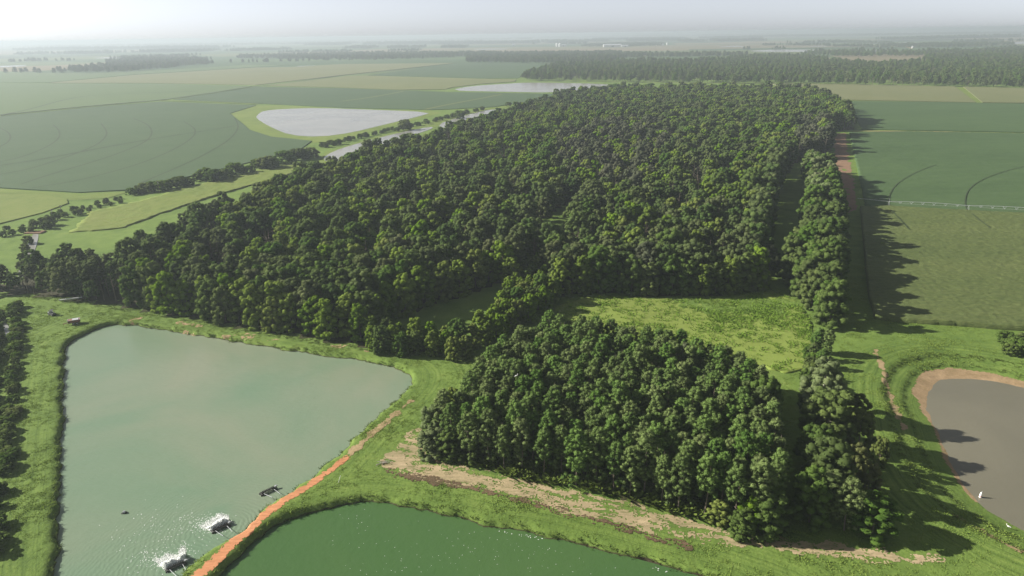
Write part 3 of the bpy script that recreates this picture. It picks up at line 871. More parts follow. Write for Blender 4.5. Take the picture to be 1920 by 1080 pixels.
kind('willow', [crown_broad('crown', M_['lf_willow'], 800 + i, R=4.4, z0=2.5, z1=11.5, n=52, low=14, per=34, size=.30) for i in range(2)], trunk_mesh('trunk', M_['bark'], 8.5, .22, 5, z0=2.5))
kind('cottonwood', [crown_broad('crown', M_['lf_pale'], 850, R=5.2, z0=3, z1=17, n=90, per=34, size=.30, low=10)], trunk_mesh('trunk', M_['pale_bark'], 15.5, .34, 6, 9, 3.5, 4.2))
pt = trunk_mesh('trunk', M_['bark'], 13.4, .17, 8, 7, 4.0, 1.8, 0.1)
kind('pine', [crown_pine('crown', M_['needle'], 900 + 7 * i, H=(14.0, 14.8, 15.4, 13.2, 14.4)[i], z0=(5.6, 5.0, 6.4, 4.8, 4.2)[i], R=(2.3, 2.6, 2.4, 2.1, 2.9)[i]) for i in range(5)], pt)
kind('shrub', [crown_broad('crown', M_['shrub'], 1000 + i, R=2.3, z0=.6, z1=4.2, n=46, per=30, size=.24, low=18) for i in range(3)], trunk_mesh('trunk', M_['bark'], 2.6, .08, 9, 3, .5, 1.2))
kind('lowshrub', [crown_broad('crown', M_['weed'], 1050 + i, R=1.3, z0=.25, z1=1.7, n=16, per=20, size=.24, low=5) for i in range(2)], trunk_mesh('trunk', M_['bark'], 1.0, .04, 9, 2, .3, .6))

def scrape(pts, R0, poly_fn, bounds, tries=400000, seed=3, rfun=None):
    """Dart throwing on a hash grid."""
    r = np.random.default_rng(seed)
    x0, x1, y0, y1 = bounds
    xs, ys = r.uniform(x0, x1, tries), r.uniform(y0, y1, tries)
    ok = poly_fn(xs, ys)
    xs, ys = xs[ok], ys[ok]
    g, out, c = {}, [], R0
    for (x, y) in pts:
        g.setdefault((int(x // c), int(y // c)), []).append((x, y))
    for x, y in zip(xs, ys):
        i, j = int(x // c), int(y // c)
        bad = False
        for a in (i - 1, i, i + 1):
            for b in (j - 1, j, j + 1):
                for q in g.get((a, b), ()):
                    if (q[0] - x) ** 2 + (q[1] - y) ** 2 < R0 * R0:
                        bad = True
                        break
                if bad: break
            if bad: break
        if not bad:
            g.setdefault((i, j), []).append((x, y))
            out.append((x, y))
    return out

PROTO = {}
def tree(name, key, x, y, label, cat, group=None, sc=1.0, rz=None, var=None, sz=None):
    crowns, trunk = KIND[key]
    i = random.randrange(len(crowns)) if var is None else var
    pk = (name, key, i)
    if pk not in PROTO:
        t = empty(name, (0, 0, 0))
        link('crown', crowns[i], t)
        link('trunk', trunk, t)
        PROTO[pk] = t
    else:
        t = copy_tree(PROTO[pk])
        if 'group' in t: del t['group']
    t.location = (x, y, gh(x, y) - 0.05)
    t.rotation_euler = (0, 0, random.uniform(0, 6.28) if rz is None else rz)
    t.scale = (sc, sc, sc if sz is None else sz)
    return tag(t, label, cat, group)

def scatter(name, pts, keys_idx, kinds, sc, label, cat=None, kindname='stuff', group=None, with_trunk=True):
    """ONE stuff object: tree geometry set on the mesh's points by geometry nodes."""
    protos = []
    for key in kinds:
        for i in range(len(KIND[key][0])): protos.append((KIND[key][0][i], KIND[key][1] if with_trunk else None))
    v = np.array([(x, y, z) for x, y, z in pts], np.float32)
    me = bpy.data.meshes.new(name)
    me.vertices.add(len(v))
    me.vertices.foreach_set('co', v.ravel())
    a = me.attributes.new('rz', 'FLOAT', 'POINT')
    a.data.foreach_set('value', rng.uniform(0, 6.28, len(v)).astype(np.float32))
    a = me.attributes.new('sc', 'FLOAT', 'POINT')
    a.data.foreach_set('value', np.asarray(sc, np.float32))
    a = me.attributes.new('pick', 'INT', 'POINT')
    a.data.foreach_set('value', np.asarray(keys_idx, np.int32))
    o = link(name, me)
    ng = bpy.data.node_groups.new(name, 'GeometryNodeTree')
    ng.interface.new_socket('Geometry', in_out='INPUT', socket_type='NodeSocketGeometry')
    ng.interface.new_socket('Geometry', in_out='OUTPUT', socket_type='NodeSocketGeometry')
    N, L = ng.nodes, ng.links
    gi, go = N.new('NodeGroupInput'), N.new('NodeGroupOutput')
    jn = N.new('GeometryNodeJoinGeometry')
    srcs = []
    for crown, trunk in protos:
        g2 = N.new('GeometryNodeGeometryToInstance')
        for mesh in (trunk, crown):
            if mesh is None: continue
            src = MESH_OBJ.get(mesh.name)
            if src is None: continue
            oi = N.new('GeometryNodeObjectInfo')
            oi.inputs['Object'].default_value = src
            oi.inputs['As Instance'].default_value = False
            L.new(oi.outputs['Geometry'], g2.inputs[0])
        srcs.append(g2)
    for g2 in srcs[::-1]:
        L.new(g2.outputs[0], jn.inputs[0])
    ip = N.new('GeometryNodeInstanceOnPoints')
    ip.inputs['Pick Instance'].default_value = True
    L.new(gi.outputs[0], ip.inputs['Points'])
    L.new(jn.outputs[0], ip.inputs['Instance'])
    def attr(nm, t):
        n = N.new('GeometryNodeInputNamedAttribute')
        n.data_type = t
        n.inputs['Name'].default_value = nm
        return n.outputs['Attribute']
    cx = N.new('ShaderNodeCombineXYZ')
    L.new(attr('rz', 'FLOAT'), cx.inputs['Z'])
    L.new(attr('pick', 'INT'), ip.inputs['Instance Index'])
    L.new(cx.outputs[0], ip.inputs['Rotation'])
    L.new(attr('sc', 'FLOAT'), ip.inputs['Scale'])
    L.new(ip.outputs[0], go.inputs[0])
    md = o.modifiers.new('scatter', 'NODES')
    md.node_group = ng
    return tag(o, label, cat, group, kindname)
MESH_OBJ = {}

# ------------------------------------------------------------------ the big wood
WOOD = P([(-160, 575, 0), (-60, 556, 0), (0, 549, 0), (60, 557, 0), (160, 567, 0), (250, 582, 0), (330, 597, 0), (400, 608, 0), (480, 622, 0), (560, 635, 0), (640, 648, 0), (690, 655, 0), (770, 664, 0), (858, 671, 0), (890, 655, 0),
          (930, 625, 0), (985, 592, 0), (1035, 562, 0), (1130, 550, 0), (1200, 556, 0), (1270, 562, 0), (1330, 558, 0), (1400, 550, 0), (1440, 540, 0),
          (1432, 470, 9), (1440, 420, 9), (1452, 370, 9), (1464, 330, 9), (1478, 300, 9), (1500, 305, 0), (1560, 290, 0), (1560, 246, 0), (1612, 243, 0),
          (1608, 215, 13), (1590, 195, 13), (1560, 178, 13), (1540, 170, 13), (1480, 163, 13), (1400, 161, 13), (1300, 162, 13), (1180, 161, 13), (1120, 164, 13), (1060, 173, 13), (1020, 183, 13),
          (960, 201, 13), (880, 223, 13), (800, 241, 13), (720, 263, 13), (640, 289, 13), (600, 307, 13), (560, 320, 13), (470, 351, 13), (400, 364, 13), (350, 377, 13), (330, 397, 13), (250, 420, 13), (170, 450, 13), (100, 470, 8), (20, 503, 6), (-120, 512, 6)])
NOTCH = P([(700, 646), (738, 602), (800, 576), (860, 556), (938, 531), (958, 545), (948, 570), (925, 600), (905, 632), (880, 646), (800, 645), (740, 640)])
GAP = P([(1000, 485), (1018, 505), (1066, 492), (1074, 440), (1115, 385), (1100, 368), (1036, 398), (1006, 430)])
BELT = P([(680, 660), (770, 670), (865, 678), (895, 662), (940, 635), (1000, 600), (1050, 568), (1045, 535), (1010, 500), (980, 512), (960, 545), (945, 580), (915, 625), (880, 645), (800, 645), (735, 638), (690, 640)])
PINEZ = P([(1050, 250, 13), (1120, 225, 13), (1240, 220, 13), (1260, 260, 13), (1220, 320, 13), (1180, 350, 13), (1090, 330, 13), (1040, 290, 13)])
PINEZ2 = P([(1482, 285, 8), (1490, 235, 13), (1520, 215, 13), (1548, 225, 13), (1562, 260, 8), (1560, 300, 0), (1510, 312, 0)])
wood_in = lambda x, y: (sdf(x, y, WOOD) < -2.6) & (sdf(x, y, NOTCH) > 1.6) & (sdf(x, y, GAP) > -1.2) & (sdf(x, y, BELT) > 0)
wa = np.array(WOOD)
wpts = scrape([], 5.0, wood_in, (wa[:, 0].min(), wa[:, 0].max(), wa[:, 1].min(), wa[:, 1].max()), 600000, 5)
ba = np.array(BELT)
bpts = scrape([], 3.9, lambda x, y: sdf(x, y, BELT) < -.8, (ba[:, 0].min(), ba[:, 0].max(), ba[:, 1].min(), ba[:, 1].max()), 60000, 6)
# the wood's tall right-hand edge along the grass lane, closed crown to crown
lane = P([(1425, 545, 0), (1426, 470, 9), (1434, 420, 9), (1446, 370, 9), (1458, 330, 9), (1472, 300, 9)])
lpts = []
for (ax, ay), (bx, by) in zip(lane, lane[1:]):
    L_ = math.hypot(bx - ax, by - ay)
    for k in range(int(L_ / 3.6)):
        t = (k + .5) / int(L_ / 3.6)
        lpts.append((ax + (bx - ax) * t - 2.5 + random.uniform(-1, 1), ay + (by - ay) * t + random.uniform(-.8, .8)))
wpts = wpts + lpts
# the low left tip stands closer together
tip = scrape(wpts, 3.3, lambda x, y: (sdf(x, y, WOOD) < -1.2) & (x < -150), (-330, -150, 225, 420), 60000, 8)
wpts = wpts + tip
wx, wy = np.array(wpts + bpts).T
edge_d = sdf(wx, wy, WOOD)
nd, gd = sdf(wx, wy, NOTCH), sdf(wx, wy, GAP)
inbelt = sdf(wx, wy, BELT) < 0
inpine = (sdf(wx, wy, PINEZ) < 0) | (sdf(wx, wy, PINEZ2) < 0)
tone = vnoise(wx, wy, 70, 91) * .6 + vnoise(wx, wy, 22, 92) * .4 + rng.uniform(-.22, .22, len(wx))
dist = np.hypot(wx, wy)
order = np.argsort(dist)
front = set(order[:230].tolist())
cols = []
for i in range(len(wx)):
    e = max(edge_d[i], -nd[i] if nd[i] < 9 else -99, -99)
    onedge = edge_d[i] > -8 or nd[i] < 8 or gd[i] < 7
    if inpine[i]: k = 'pine'
    elif inbelt[i]: k = 'edgebright' if tone[i] > .42 else ('edge' if tone[i] > .2 else 'grey')
    elif onedge or wx[i] < -150: k = 'edgebright' if tone[i] > .46 and wy[i] < 330 and wx[i] > -150 else 'edge'
    elif tone[i] > .80: k = 'bright'
    elif tone[i] > .60: k = 'mid'
    elif tone[i] > .47: k = 'olive'
    elif tone[i] < .14: k = 'grey'
    else: k = 'dark'
    cols.append(k)
WORDS = {'dark': 'dark green', 'olive': 'dull olive', 'grey': 'grey-green', 'mid': 'mid green', 'edge': 'leafy green', 'edgebright': 'bright yellow-green', 'bright': 'bright green', 'pine': 'pine'}
for i in sorted(front, key=lambda q: dist[q]):
    k = cols[i]
    if inbelt[i]: where, gname = 'in the belt between pond and meadow', 'belt between pond and meadow'
    elif k in ('edge', 'edgebright') and wx[i] < -20: where, gname = "on the wood's edge above the big pond", 'wood edge above the pond'
    elif k in ('edge', 'edgebright'): where, gname = "on the wood's edge facing the meadow", 'wood edge facing the meadow'
    elif wx[i] < -20: where, gname = 'inside the big wood behind the pond', 'inside the wood behind the pond'
    else: where, gname = 'inside the wood behind the meadow', 'inside the wood behind the meadow'
    big = 0.62 if inbelt[i] else (0.64 if wx[i] < -150 else 1.0)
    s = random.uniform(.84, 1.12) * big * (.9 if k.startswith('edge') else 1)
    tree('broadleaf_tree', k, wx[i], wy[i], f"{WORDS[k]} broadleaf tree {where}", 'tree', f"{WORDS[k]} trees, {gname}", s)

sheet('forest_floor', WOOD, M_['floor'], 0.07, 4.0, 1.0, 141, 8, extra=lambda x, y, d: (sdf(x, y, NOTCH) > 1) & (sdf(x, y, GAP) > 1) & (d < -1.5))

# ------------------------------------------------------------------ the pine stand in front
STAND = P([(822, 858, 0), (850, 862, 0), (940, 884, 0), (1010, 904, 0), (1100, 916, 0), (1180, 936, 0), (1280, 962, 0), (1380, 988, 0), (1440, 996, 0), (1462, 985, 0), (1462, 760, 13), (1452, 705, 13), (1440, 688, 13), (1400, 657, 13),
           (1300, 622, 13), (1200, 604, 13), (1100, 594, 13), (1030, 594, 13), (985, 605, 13), (925, 640, 13), (885, 685, 13), (855, 735, 13), (850, 765, 10), (832, 815, 0)])
sa = np.array(STAND)
stand_in = lambda x, y: sdf(x, y, STAND) < -.6
spts = scrape([], 3.2, stand_in, (sa[:, 0].min(), sa[:, 0].max(), sa[:, 1].min(), sa[:, 1].max()), 60000, 9)
sx_, sy_ = np.array(spts).T
sd_ = sdf(sx_, sy_, STAND)
so = np.argsort(np.hypot(sx_, sy_))
NP_IND = 300
pine_rest = []
for n_, i in enumerate(so):
    tx_, ty_ = (sx_[i] - sx_.min()) / np.ptp(sx_), (sy_[i] - sy_.min()) / np.ptp(sy_)
    zone = 'toward its left corner by the big pond' if tx_ < .3 else ('at its back by the meadow' if ty_ > .62 else ('on its right side by the tree row' if tx_ > .78 else ('in its middle rows' if ty_ > .36 else 'just behind its front row')))
    front_row = sd_[i] > -4.5 and sy_[i] < 150
    s = random.uniform(.86, 1.08)
    if n_ < NP_IND:
        tree('pine_tree', 'pine', sx_[i], sy_[i], "tall bare-trunked pine on the pine stand's near edge" if front_row else "slender pine of the dense stand, " + zone, 'tree',
             'front row of the pine stand' if front_row else 'pines of the stand ' + zone, s)
    else:
        pine_rest.append((sx_[i], sy_[i], s))
print('wood trees', len(wx), 'stand', len(spts), 'rest pines', len(pine_rest))

# ------------------------------------------------------------------ single trees and tree rows with a place of their own
def top_at(px, py, h): return gnd(px, py, h)
def placed(name, key, px, py, h, hm, label, cat='tree', group=None, wide=1.0, var=None):
    """A tree whose top shows at (px, py): its height h over the model's own height hm sets the scale."""
    x, y = top_at(px, py, h)
    s = h / hm
    return tree(name, key, x, y, label, cat, group, s * wide, None, var, s)
placed('cottonwood_tree', 'cottonwood', 1552, 676, 15.5, 17, 'pale grey-green cottonwood with whitish trunk heading the tree row by the brown pond')
placed('broadleaf_tree', 'mid', 1558, 742, 13, 15.5, 'round dense green tree just below the pale cottonwood', wide=1.15)
placed('broadleaf_tree', 'mid', 1535, 790, 12, 15.5, 'mid green tree on the left side of the row beside the right pond', wide=1.1)
placed('broadleaf_tree', 'edge', 1560, 838, 12.5, 15.5, 'broad green tree in the middle of the row beside the right pond', wide=1.2)
placed('willow_tree', 'willow', 1622, 772, 9, 11.5, 'yellow-green willow whose shade falls across the track to the right pond')
placed('willow_tree', 'willow', 1655, 825, 7, 11.5, 'small pale willow outermost of the row toward the right pond', wide=.8)
placed('willow_tree', 'willow', 1608, 838, 8, 11.5, 'yellow-green willow in the middle of the row beside the right pond', wide=.9)
placed('willow_tree', 'willow', 1635, 868, 7.5, 11.5, 'dull green willow with bare twigs behind the two pines', wide=.9)
placed('willow_tree', 'willow', 1612, 742, 7.5, 11.5, 'brownish willow tucked to the right of the pale cottonwood', wide=1.0)
placed('pine_tree', 'pine', 1565, 880, 12, 14.5, 'spreading pine at the near end of the row, left of two', wide=1.5, var=4)
placed('pine_tree', 'pine', 1602, 895, 12, 14.5, 'upright pine at the near end of the row, right of two', wide=1.2, var=1)
placed('broadleaf_tree', 'edge', 1535, 872, 13, 15.5, 'bushy green tree left of the two pines at the near end of the row')
placed('broadleaf_tree', 'edge', 1650, 925, 9, 15.5, 'low bushy tree right of the two pines at the near end of the row', wide=1.7)
placed('broadleaf_tree', 'edgebright', 1420, 925, 8, 15.5, "bright bushy tree at the pine stand's right corner", wide=1.3)
placed('broadleaf_tree', 'edge', 1395, 955, 6, 15.5, "low green tree in front of the pine stand's right corner", wide=1.4)
placed('broadleaf_tree', 'edgebright', 1352, 937, 5, 15.5, "small yellow-green tree on the pine stand's near edge", wide=1.4)
placed('broadleaf_tree', 'edge', 1448, 905, 11, 15.5, "dark bushy tree behind the bright one at the pine stand's corner", wide=1.2)
placed('broadleaf_tree', 'pale', 812, 762, 9.5, 15.5, "pale grey-green tree on the pine stand's left corner", wide=1.0)
placed('broadleaf_tree', 'pale', 808, 806, 6.5, 15.5, "pale bushy tree below the tall one at the pine stand's left corner", wide=1.5)
placed('broadleaf_tree', 'edge', 838, 815, 6, 15.5, "dark bushy tree at the foot of the pine stand's left corner", wide=1.4)
placed('broadleaf_tree', 'edgebright', 849, 726, 9, 15.5, "small yellow-topped tree on the left side of the pine stand", wide=.7)
placed('broadleaf_tree', 'grey', 1448, 462, 12, 15.5, 'single pale tree standing in the shaded clearing beside the tree row', wide=1.0)
for q, (px, py, h) in enumerate(((1215, 655, 13.5), (1285, 640, 13.5), (1330, 690, 14), (1165, 690, 13.5), (1440, 720, 14))):
    placed('broadleaf_tree', 'grey' if q % 2 else 'edge', px, py, h, 15.5, 'broadleaf crown standing among the pines of the stand', 'tree', 'broadleaf crowns among the pines', .8)
# the tall row between wood and corn field
ROW = P([(1510, 318, 0), (1512, 400, 0), (1508, 470, 0), (1468, 515, 0), (1500, 568, 0), (1535, 595, 0), (1580, 592, 11), (1572, 520, 11), (1578, 450, 11), (1575, 380, 11), (1562, 310, 11)])
ra = np.array(ROW)
rpts = scrape([], 4.6, lambda x, y: sdf(x, y, ROW) < -1.6, (ra[:, 0].min(), ra[:, 0].max(), ra[:, 1].min(), ra[:, 1].max()), 20000, 15)
for (x, y) in sorted(rpts, key=lambda q: q[1]):
    k = 'edge' if y < 330 else ('pale' if random.random() < .35 else 'mid')
    tree('broadleaf_tree', k, x, y, ('leafy green tree at the near end of the row by the corn' if k == 'edge' else ('pale grey-green tree in the tall row along the corn field' if k == 'pale' else 'mid green tree in the tall row beside the corn and soybean fields')), 'tree',
         {'edge': 'near trees of the row by the corn', 'pale': 'pale trees of the row by the corn', 'mid': 'green trees of the row by the corn'}[k], random.uniform(.92, 1.15))
for px, py, h, k in ((1540, 608, 9, 'pine'), (1528, 640, 6, 'pine'), (1545, 655, 6, 'pine'), (1535, 622, 7, 'pine'), (1552, 640, 6, 'pine'), (1556, 618, 8, 'pine')):
    placed('pine_tree', k, px, py, h, 14.5, 'small pine at the near foot of the tall row', 'tree', 'small pines below the tall row', 1.5)
for px, py, h in ((1522, 690, 5), (1530, 712, 4.5), (1518, 735, 4.5), (1535, 745, 4), (1523, 668, 4), (1533, 660, 4.5), (1528, 680, 5), (1540, 700, 5), (1520, 648, 4), (1530, 725, 4)):
    placed('shrub', 'shrub', px, py, h, 4.2, 'green bush between the meadow and the grassy track', 'shrub', 'bushes between meadow and track')
placed('shrub', 'shrub', 1655, 455, 2, 4.2, 'low dark bush at the edge of the corn field in a bright grass patch', 'shrub', None, 1.6)
for px, py, h in ((1890, 622, 4), (1905, 630, 4), (1918, 640, 4), (1900, 645, 3.5), (1930, 625, 4.5)):
    placed('shrub', 'shrub', px, py, h, 4.2, "dark bush at the corn field's near corner above the brown pond", 'shrub', 'dark bushes above the brown pond', 1.3)

# hedge along the canal on the left
for px, py, h in ((245, 352, 4.5), (258, 347, 5), (272, 343, 6), (288, 340, 6), (303, 338, 6.5), (318, 335, 6), (333, 330, 7), (350, 333, 5), (372, 322, 6), (384, 314, 8), (398, 317, 8), (412, 320, 6), (424, 316, 6), (436, 305, 8), (450, 312, 4.5), (466, 310, 5), (482, 298, 7),
                  (496, 293, 9), (508, 296, 7), (520, 298, 4), (532, 282, 10), (556, 278, 9), (568, 281, 7), (582, 276, 8)):
    placed('shrub', 'shrub', px, py, h, 4.2, 'dark bushy shrub in the hedge between the soybean field and the canal', 'shrub', 'hedge by the left soybean field', 1.45)
for px, py, h in ((604, 268, 7), (618, 264, 7), (634, 262, 8), (648, 259, 5), (662, 257, 5), (688, 252, 5), (702, 248, 6), (715, 246, 5), (744, 240, 7), (758, 224, 14), (772, 233, 6), (784, 230, 7), (800, 227, 7), (815, 224, 6), (826, 220, 7), (838, 217, 7), (849, 214, 8), (862, 207, 12), (874, 207, 8), (904, 201, 8), (953, 193, 9)):
    placed('shrub', 'shrub', px, py - (0 if h > 11 else 2), h * (.75 if h > 11 else .62), 4.2, 'bush on the bank between the far reservoir and the canal', 'shrub', 'bushes between reservoir and canal', 1.3)
for px, py, h in ((62, 413, 4), (75, 408, 4), (90, 405, 5), (104, 400, 3.5), (120, 397, 3), (142, 392, 3.5), (150, 390, 3), (165, 388, 2.5), (185, 382, 2.5), (205, 378, 2.5), (225, 373, 2.5), (40, 425, 3), (20, 430, 3), (3, 433, 3), (85, 415, 4), (58, 425, 3), (50, 442, 4), (45, 458, 3.5), (41, 474, 3.5), (38, 490, 3.5)):
    placed('shrub', 'shrub', px, py, h, 4.2, 'low dark bush lining the ditch left of the wood', 'shrub', 'bushes along the left ditch', 1.1)
def bush_line(px, base, label, group, sc, step):
    q = P(px)
    for (ax, ay), (bx, by) in zip(q, q[1:]):
        L_ = math.hypot(bx - ax, by - ay)
        k_ = max(1, int(L_ / step))
        for k in range(k_):
            t = (k + random.random()) / k_
            tree('shrub', 'shrub', ax + (bx - ax) * t + random.uniform(-1.5, 1.5), ay + (by - ay) * t + random.uniform(-1.5, 1.5), label, 'shrub', group, random.uniform(*sc))
bush_line([(612, 277), (650, 266), (700, 253), (745, 243), (800, 230), (850, 218), (905, 206)], 0, 'low scrubby bush in the line between the far reservoir and the canal', 'scrub line beside the canal', (.5, 1.15), 7.0)
bush_line([(0, 437), (40, 428), (80, 412), (130, 398), (190, 384), (238, 370)], 0, 'low weedy bush along the ditch beside the left fields', 'scrub along the left ditch', (.35, .8), 3.6)
DL = P([(34, 575), (36, 640), (30, 720), (24, 800), (14, 880), (4, 960), (-4, 1040)])
DL2 = P([(2, 580), (0, 650), (-8, 720), (-14, 800), (-20, 880)])
for line, lab, grp in ((DL, 'bush on the near bank of the ditch left of the big pond', 'near-bank bushes of the left ditch'), (DL2, 'bush on the outer bank of the ditch left of the big pond', 'outer-bank bushes of the left ditch')):
    for (ax, ay), (bx, by) in zip(line, line[1:]):
        L_ = math.hypot(bx - ax, by - ay)
        for k in range(max(1, int(L_ / 2.9))):
            if random.random() < .12: continue
            t = (k + random.random()) / max(1, int(L_ / 2.9))
            tree('shrub', 'shrub', ax + (bx - ax) * t + random.uniform(-1.3, .7) - 0.6, ay + (by - ay) * t, lab, 'shrub', grp, random.uniform(.62, 1.0), sz=random.uniform(.36, .66))

# ------------------------------------------------------------------ stuff: the rest of the wood, far woods, grass and weeds
for o in list(bpy.data.objects):
    if o.type == 'MESH' and o.parent is not None and o.data.name not in MESH_OBJ: MESH_OBJ[o.data.name] = o

def need(key):
    """Every shape of a kind stands somewhere as a real tree, so the far masses can be built from it."""
    for c in KIND[key][0]:
        if c.name not in MESH_OBJ: return False
    return True

def bulk(name, xs, ys, keys, sc, label, cat=None, zoff=0.0):
    ks = sorted(set(keys))
    base, tot = {}, 0
    kk = []
    for k in ks:
        vs = [i for i, c in enumerate(KIND[k][0]) if c.name in MESH_OBJ]
        base[k] = (tot, len(vs))
        tot += len(vs)
        kk.append((k, vs))
    saved = {k: KIND[k] for k in ks}
    for k, vs in kk: KIND[k] = ([saved[k][0][i] for i in vs], saved[k][1])
    pick = [base[k][0] + random.randrange(base[k][1]) for k in keys]
    z = hgt(np.asarray(xs), np.asarray(ys)) - .05 + zoff
    o = scatter(name, list(zip(xs, ys, z)), pick, ks, sc, label, cat)
    KIND.update(saved)
    return o
rest = [i for i in range(len(wx)) if i not in front]
bulk('forest', wx[rest], wy[rest], [cols[i] if cols[i] in ('dark', 'olive', 'grey', 'mid', 'edge', 'edgebright', 'pine') else 'mid' for i in rest], np.where(wx[rest] < -150, .64, 1.0) * np.where((edge_d[rest] > -14) & (wx[rest] > 60), 1.12, 1.0) * rng.uniform(.82, 1.12, len(rest)), 'dense dark broadleaf wood running back from the ponds to the far fields')
if pine_rest:
    a = np.array(pine_rest)
    bulk('pine_woods', a[:, 0], a[:, 1], ['pine'] * len(a), a[:, 2], 'back rows of the pine stand beside the meadow')

# low-detail crowns for woods a kilometre and more away stand on trunks too
def far_wood(poly, R0, tries, seed, keys, label, zmax=1.15, ragged=0, holes=()):
    pa = np.array(poly)
    fn = lambda x, y: (sdf(x, y, poly) + (vnoise(x, y, 60, seed) - .5) * ragged < 0) & (np.all([sdf(x, y, h) > 0 for h in holes], axis=0) if holes else True)
    pts = scrape([], R0, fn, (pa[:, 0].min(), pa[:, 0].max(), pa[:, 1].min(), pa[:, 1].max()), tries, seed)
    if len(pts) < 3: return
    x, y = np.array(pts).T
    r = np.random.default_rng(seed)
    tn = vnoise(x, y, 260, seed + 1) + r.uniform(-.2, .2, len(x))
    ks = [keys[int(np.clip(t, 0, .999) * len(keys))] for t in tn]
    bulk('woods', x, y, ks, r.uniform(.8, zmax, len(x)), label)
FH = P([(1548, 108, 0), (1600, 104.5, 0), (1700, 106, 0), (1725, 112, 0), (1712, 119, 0), (1600, 121, 0), (1565, 116, 0)])
far_wood(P([(975, 149), (1000, 152), (1200, 155), (1280, 156), (1500, 158), (1700, 161.5), (1920, 166), (2200, 172), (2200, 115), (1920, 107), (1740, 108), (1725, 119), (1640, 124), (1560, 117, 0), (1520, 108), (1430, 107), (1300, 118), (1240, 117), (1130, 119), (1050, 123), (1000, 138)]), 9.5, 60000, 31,
         ['pine', 'pine', 'dark', 'pine', 'mid'], 'long pine and hardwood plantation across the fields beyond the big wood', holes=(FH,))
far_wood(P([(875, 118), (960, 119), (1060, 119.5), (1150, 114), (1165, 110), (1230, 108), (1400, 106), (1400, 103), (1180, 103), (1150, 100), (960, 101), (875, 104)]), 11, 25000, 32, ['dark', 'olive'], 'dark wood behind the pale green field left of the plantation')
far_wood(P([(450, 110), (600, 113), (780, 112), (930, 104), (930, 100), (700, 101), (560, 104), (450, 107)]), 14, 16000, 33, ['dark', 'olive'], 'hazy strip of wood behind the tan field', ragged=90)
far_wood(P([(100, 137.5), (150, 137.5), (250, 135), (310, 130), (385, 122), (385, 112), (250, 112), (205, 118), (190, 126), (130, 130)]), 12, 12000, 34, ['dark', 'olive', 'dark'], 'hazy wood beyond the left fields', ragged=110)
far_wood(P([(1500, 104), (1620, 107), (1900, 105), (2100, 107), (2100, 92), (1900, 92), (1800, 98), (1620, 100), (1540, 99)]), 14, 20000, 35, ['dark', 'mid', 'olive'], 'hazy wood at the far right behind the plantation', ragged=80)
far_wood(P([(1090, 88), (1180, 88), (1240, 86), (1245, 82), (1180, 81), (1110, 84)]), 16, 8000, 36, ['dark'], 'hazy grove round the white farm buildings')
far_wood(P([(1685, 90), (1790, 90), (1900, 86), (1900, 82), (1720, 85), (1690, 86)]), 18, 8000, 37, ['dark'], 'hazy grove beside the far water at the right')
# thin far lines of trees, hedges and woods toward the horizon
fx, fy = [], []
r = np.random.default_rng(44)
for (x0, y0, x1, y1, dep) in ((0, 118, 85, 115, 120), (90, 116, 130, 115, 80), (200, 112, 390, 106, 300), (150, 128, 440, 119, 40), (440, 119, 730, 113, 40), (430, 97, 480, 96, 250), (520, 100, 800, 96, 200), (640, 92, 900, 90, 500), (10, 104, 200, 101, 300), (240, 100, 520, 95, 400),
                              (1440, 86, 1570, 86, 150), (1480, 82, 1620, 80, 100), (1570, 80, 1680, 83, 250), (1640, 76, 1740, 74, 200), (1740, 74, 1930, 70, 300), (1810, 80, 1930, 78, 150), (1280, 79, 1440, 77, 300), (820, 84, 1120, 80, 500), (1120, 76, 1440, 72, 700),
                              (1400, 94, 1480, 93, 80), (1530, 98, 1690, 96, 60), (1440, 70, 1930, 63, 900), (560, 86, 900, 82, 700), (0, 96, 400, 92, 700), (0, 90, 900, 80, 1500), (960, 72, 1500, 66, 1500), (1200, 67, 1930, 57, 2500), (300, 82, 1000, 74, 2000), (1000, 80, 1300, 77, 300), (1500, 90, 1620, 88, 200), (1640, 90, 1900, 84, 350), (1000, 84, 1100, 83, 150)):
    (ax, ay), (bx, by) = gnd(x0, y0), gnd(x1, y1)
    L_ = math.hypot(bx - ax, by - ay)
    n = int(min(3200, L_ * max(1, dep / 22) / 15))
    t = r.uniform(0, 1, n)
    keep = vnoise(t * L_, t * 0, 90, int(x0 + y0)) > .28
    t = t[keep]
    fx += list(ax + (bx - ax) * t)
    fy += list(ay + (by - ay) * t + r.uniform(0, dep, len(t)))
fx, fy = np.array(fx), np.array(fy)
bulk('woods', fx, fy, ['dark' if q < .7 else 'olive' for q in r.random(len(fx))], r.uniform(.7, 1.15, len(fx)) * np.clip(np.hypot(fx, fy) / 4500, 1, 1.8), 'hazy scattered groves and hedgerows on the far plain')

# young pines in a far line of single trees at the left
for px, py in ((9, 127), (26, 126), (38, 126.5), (47, 125.5), (64, 126), (72, 127)):
    placed('broadleaf_tree', 'dark', px, py, 17, 15.5, 'hazy round tree standing alone at the far edge of the left fields', 'tree', 'single trees far left', 1.3)

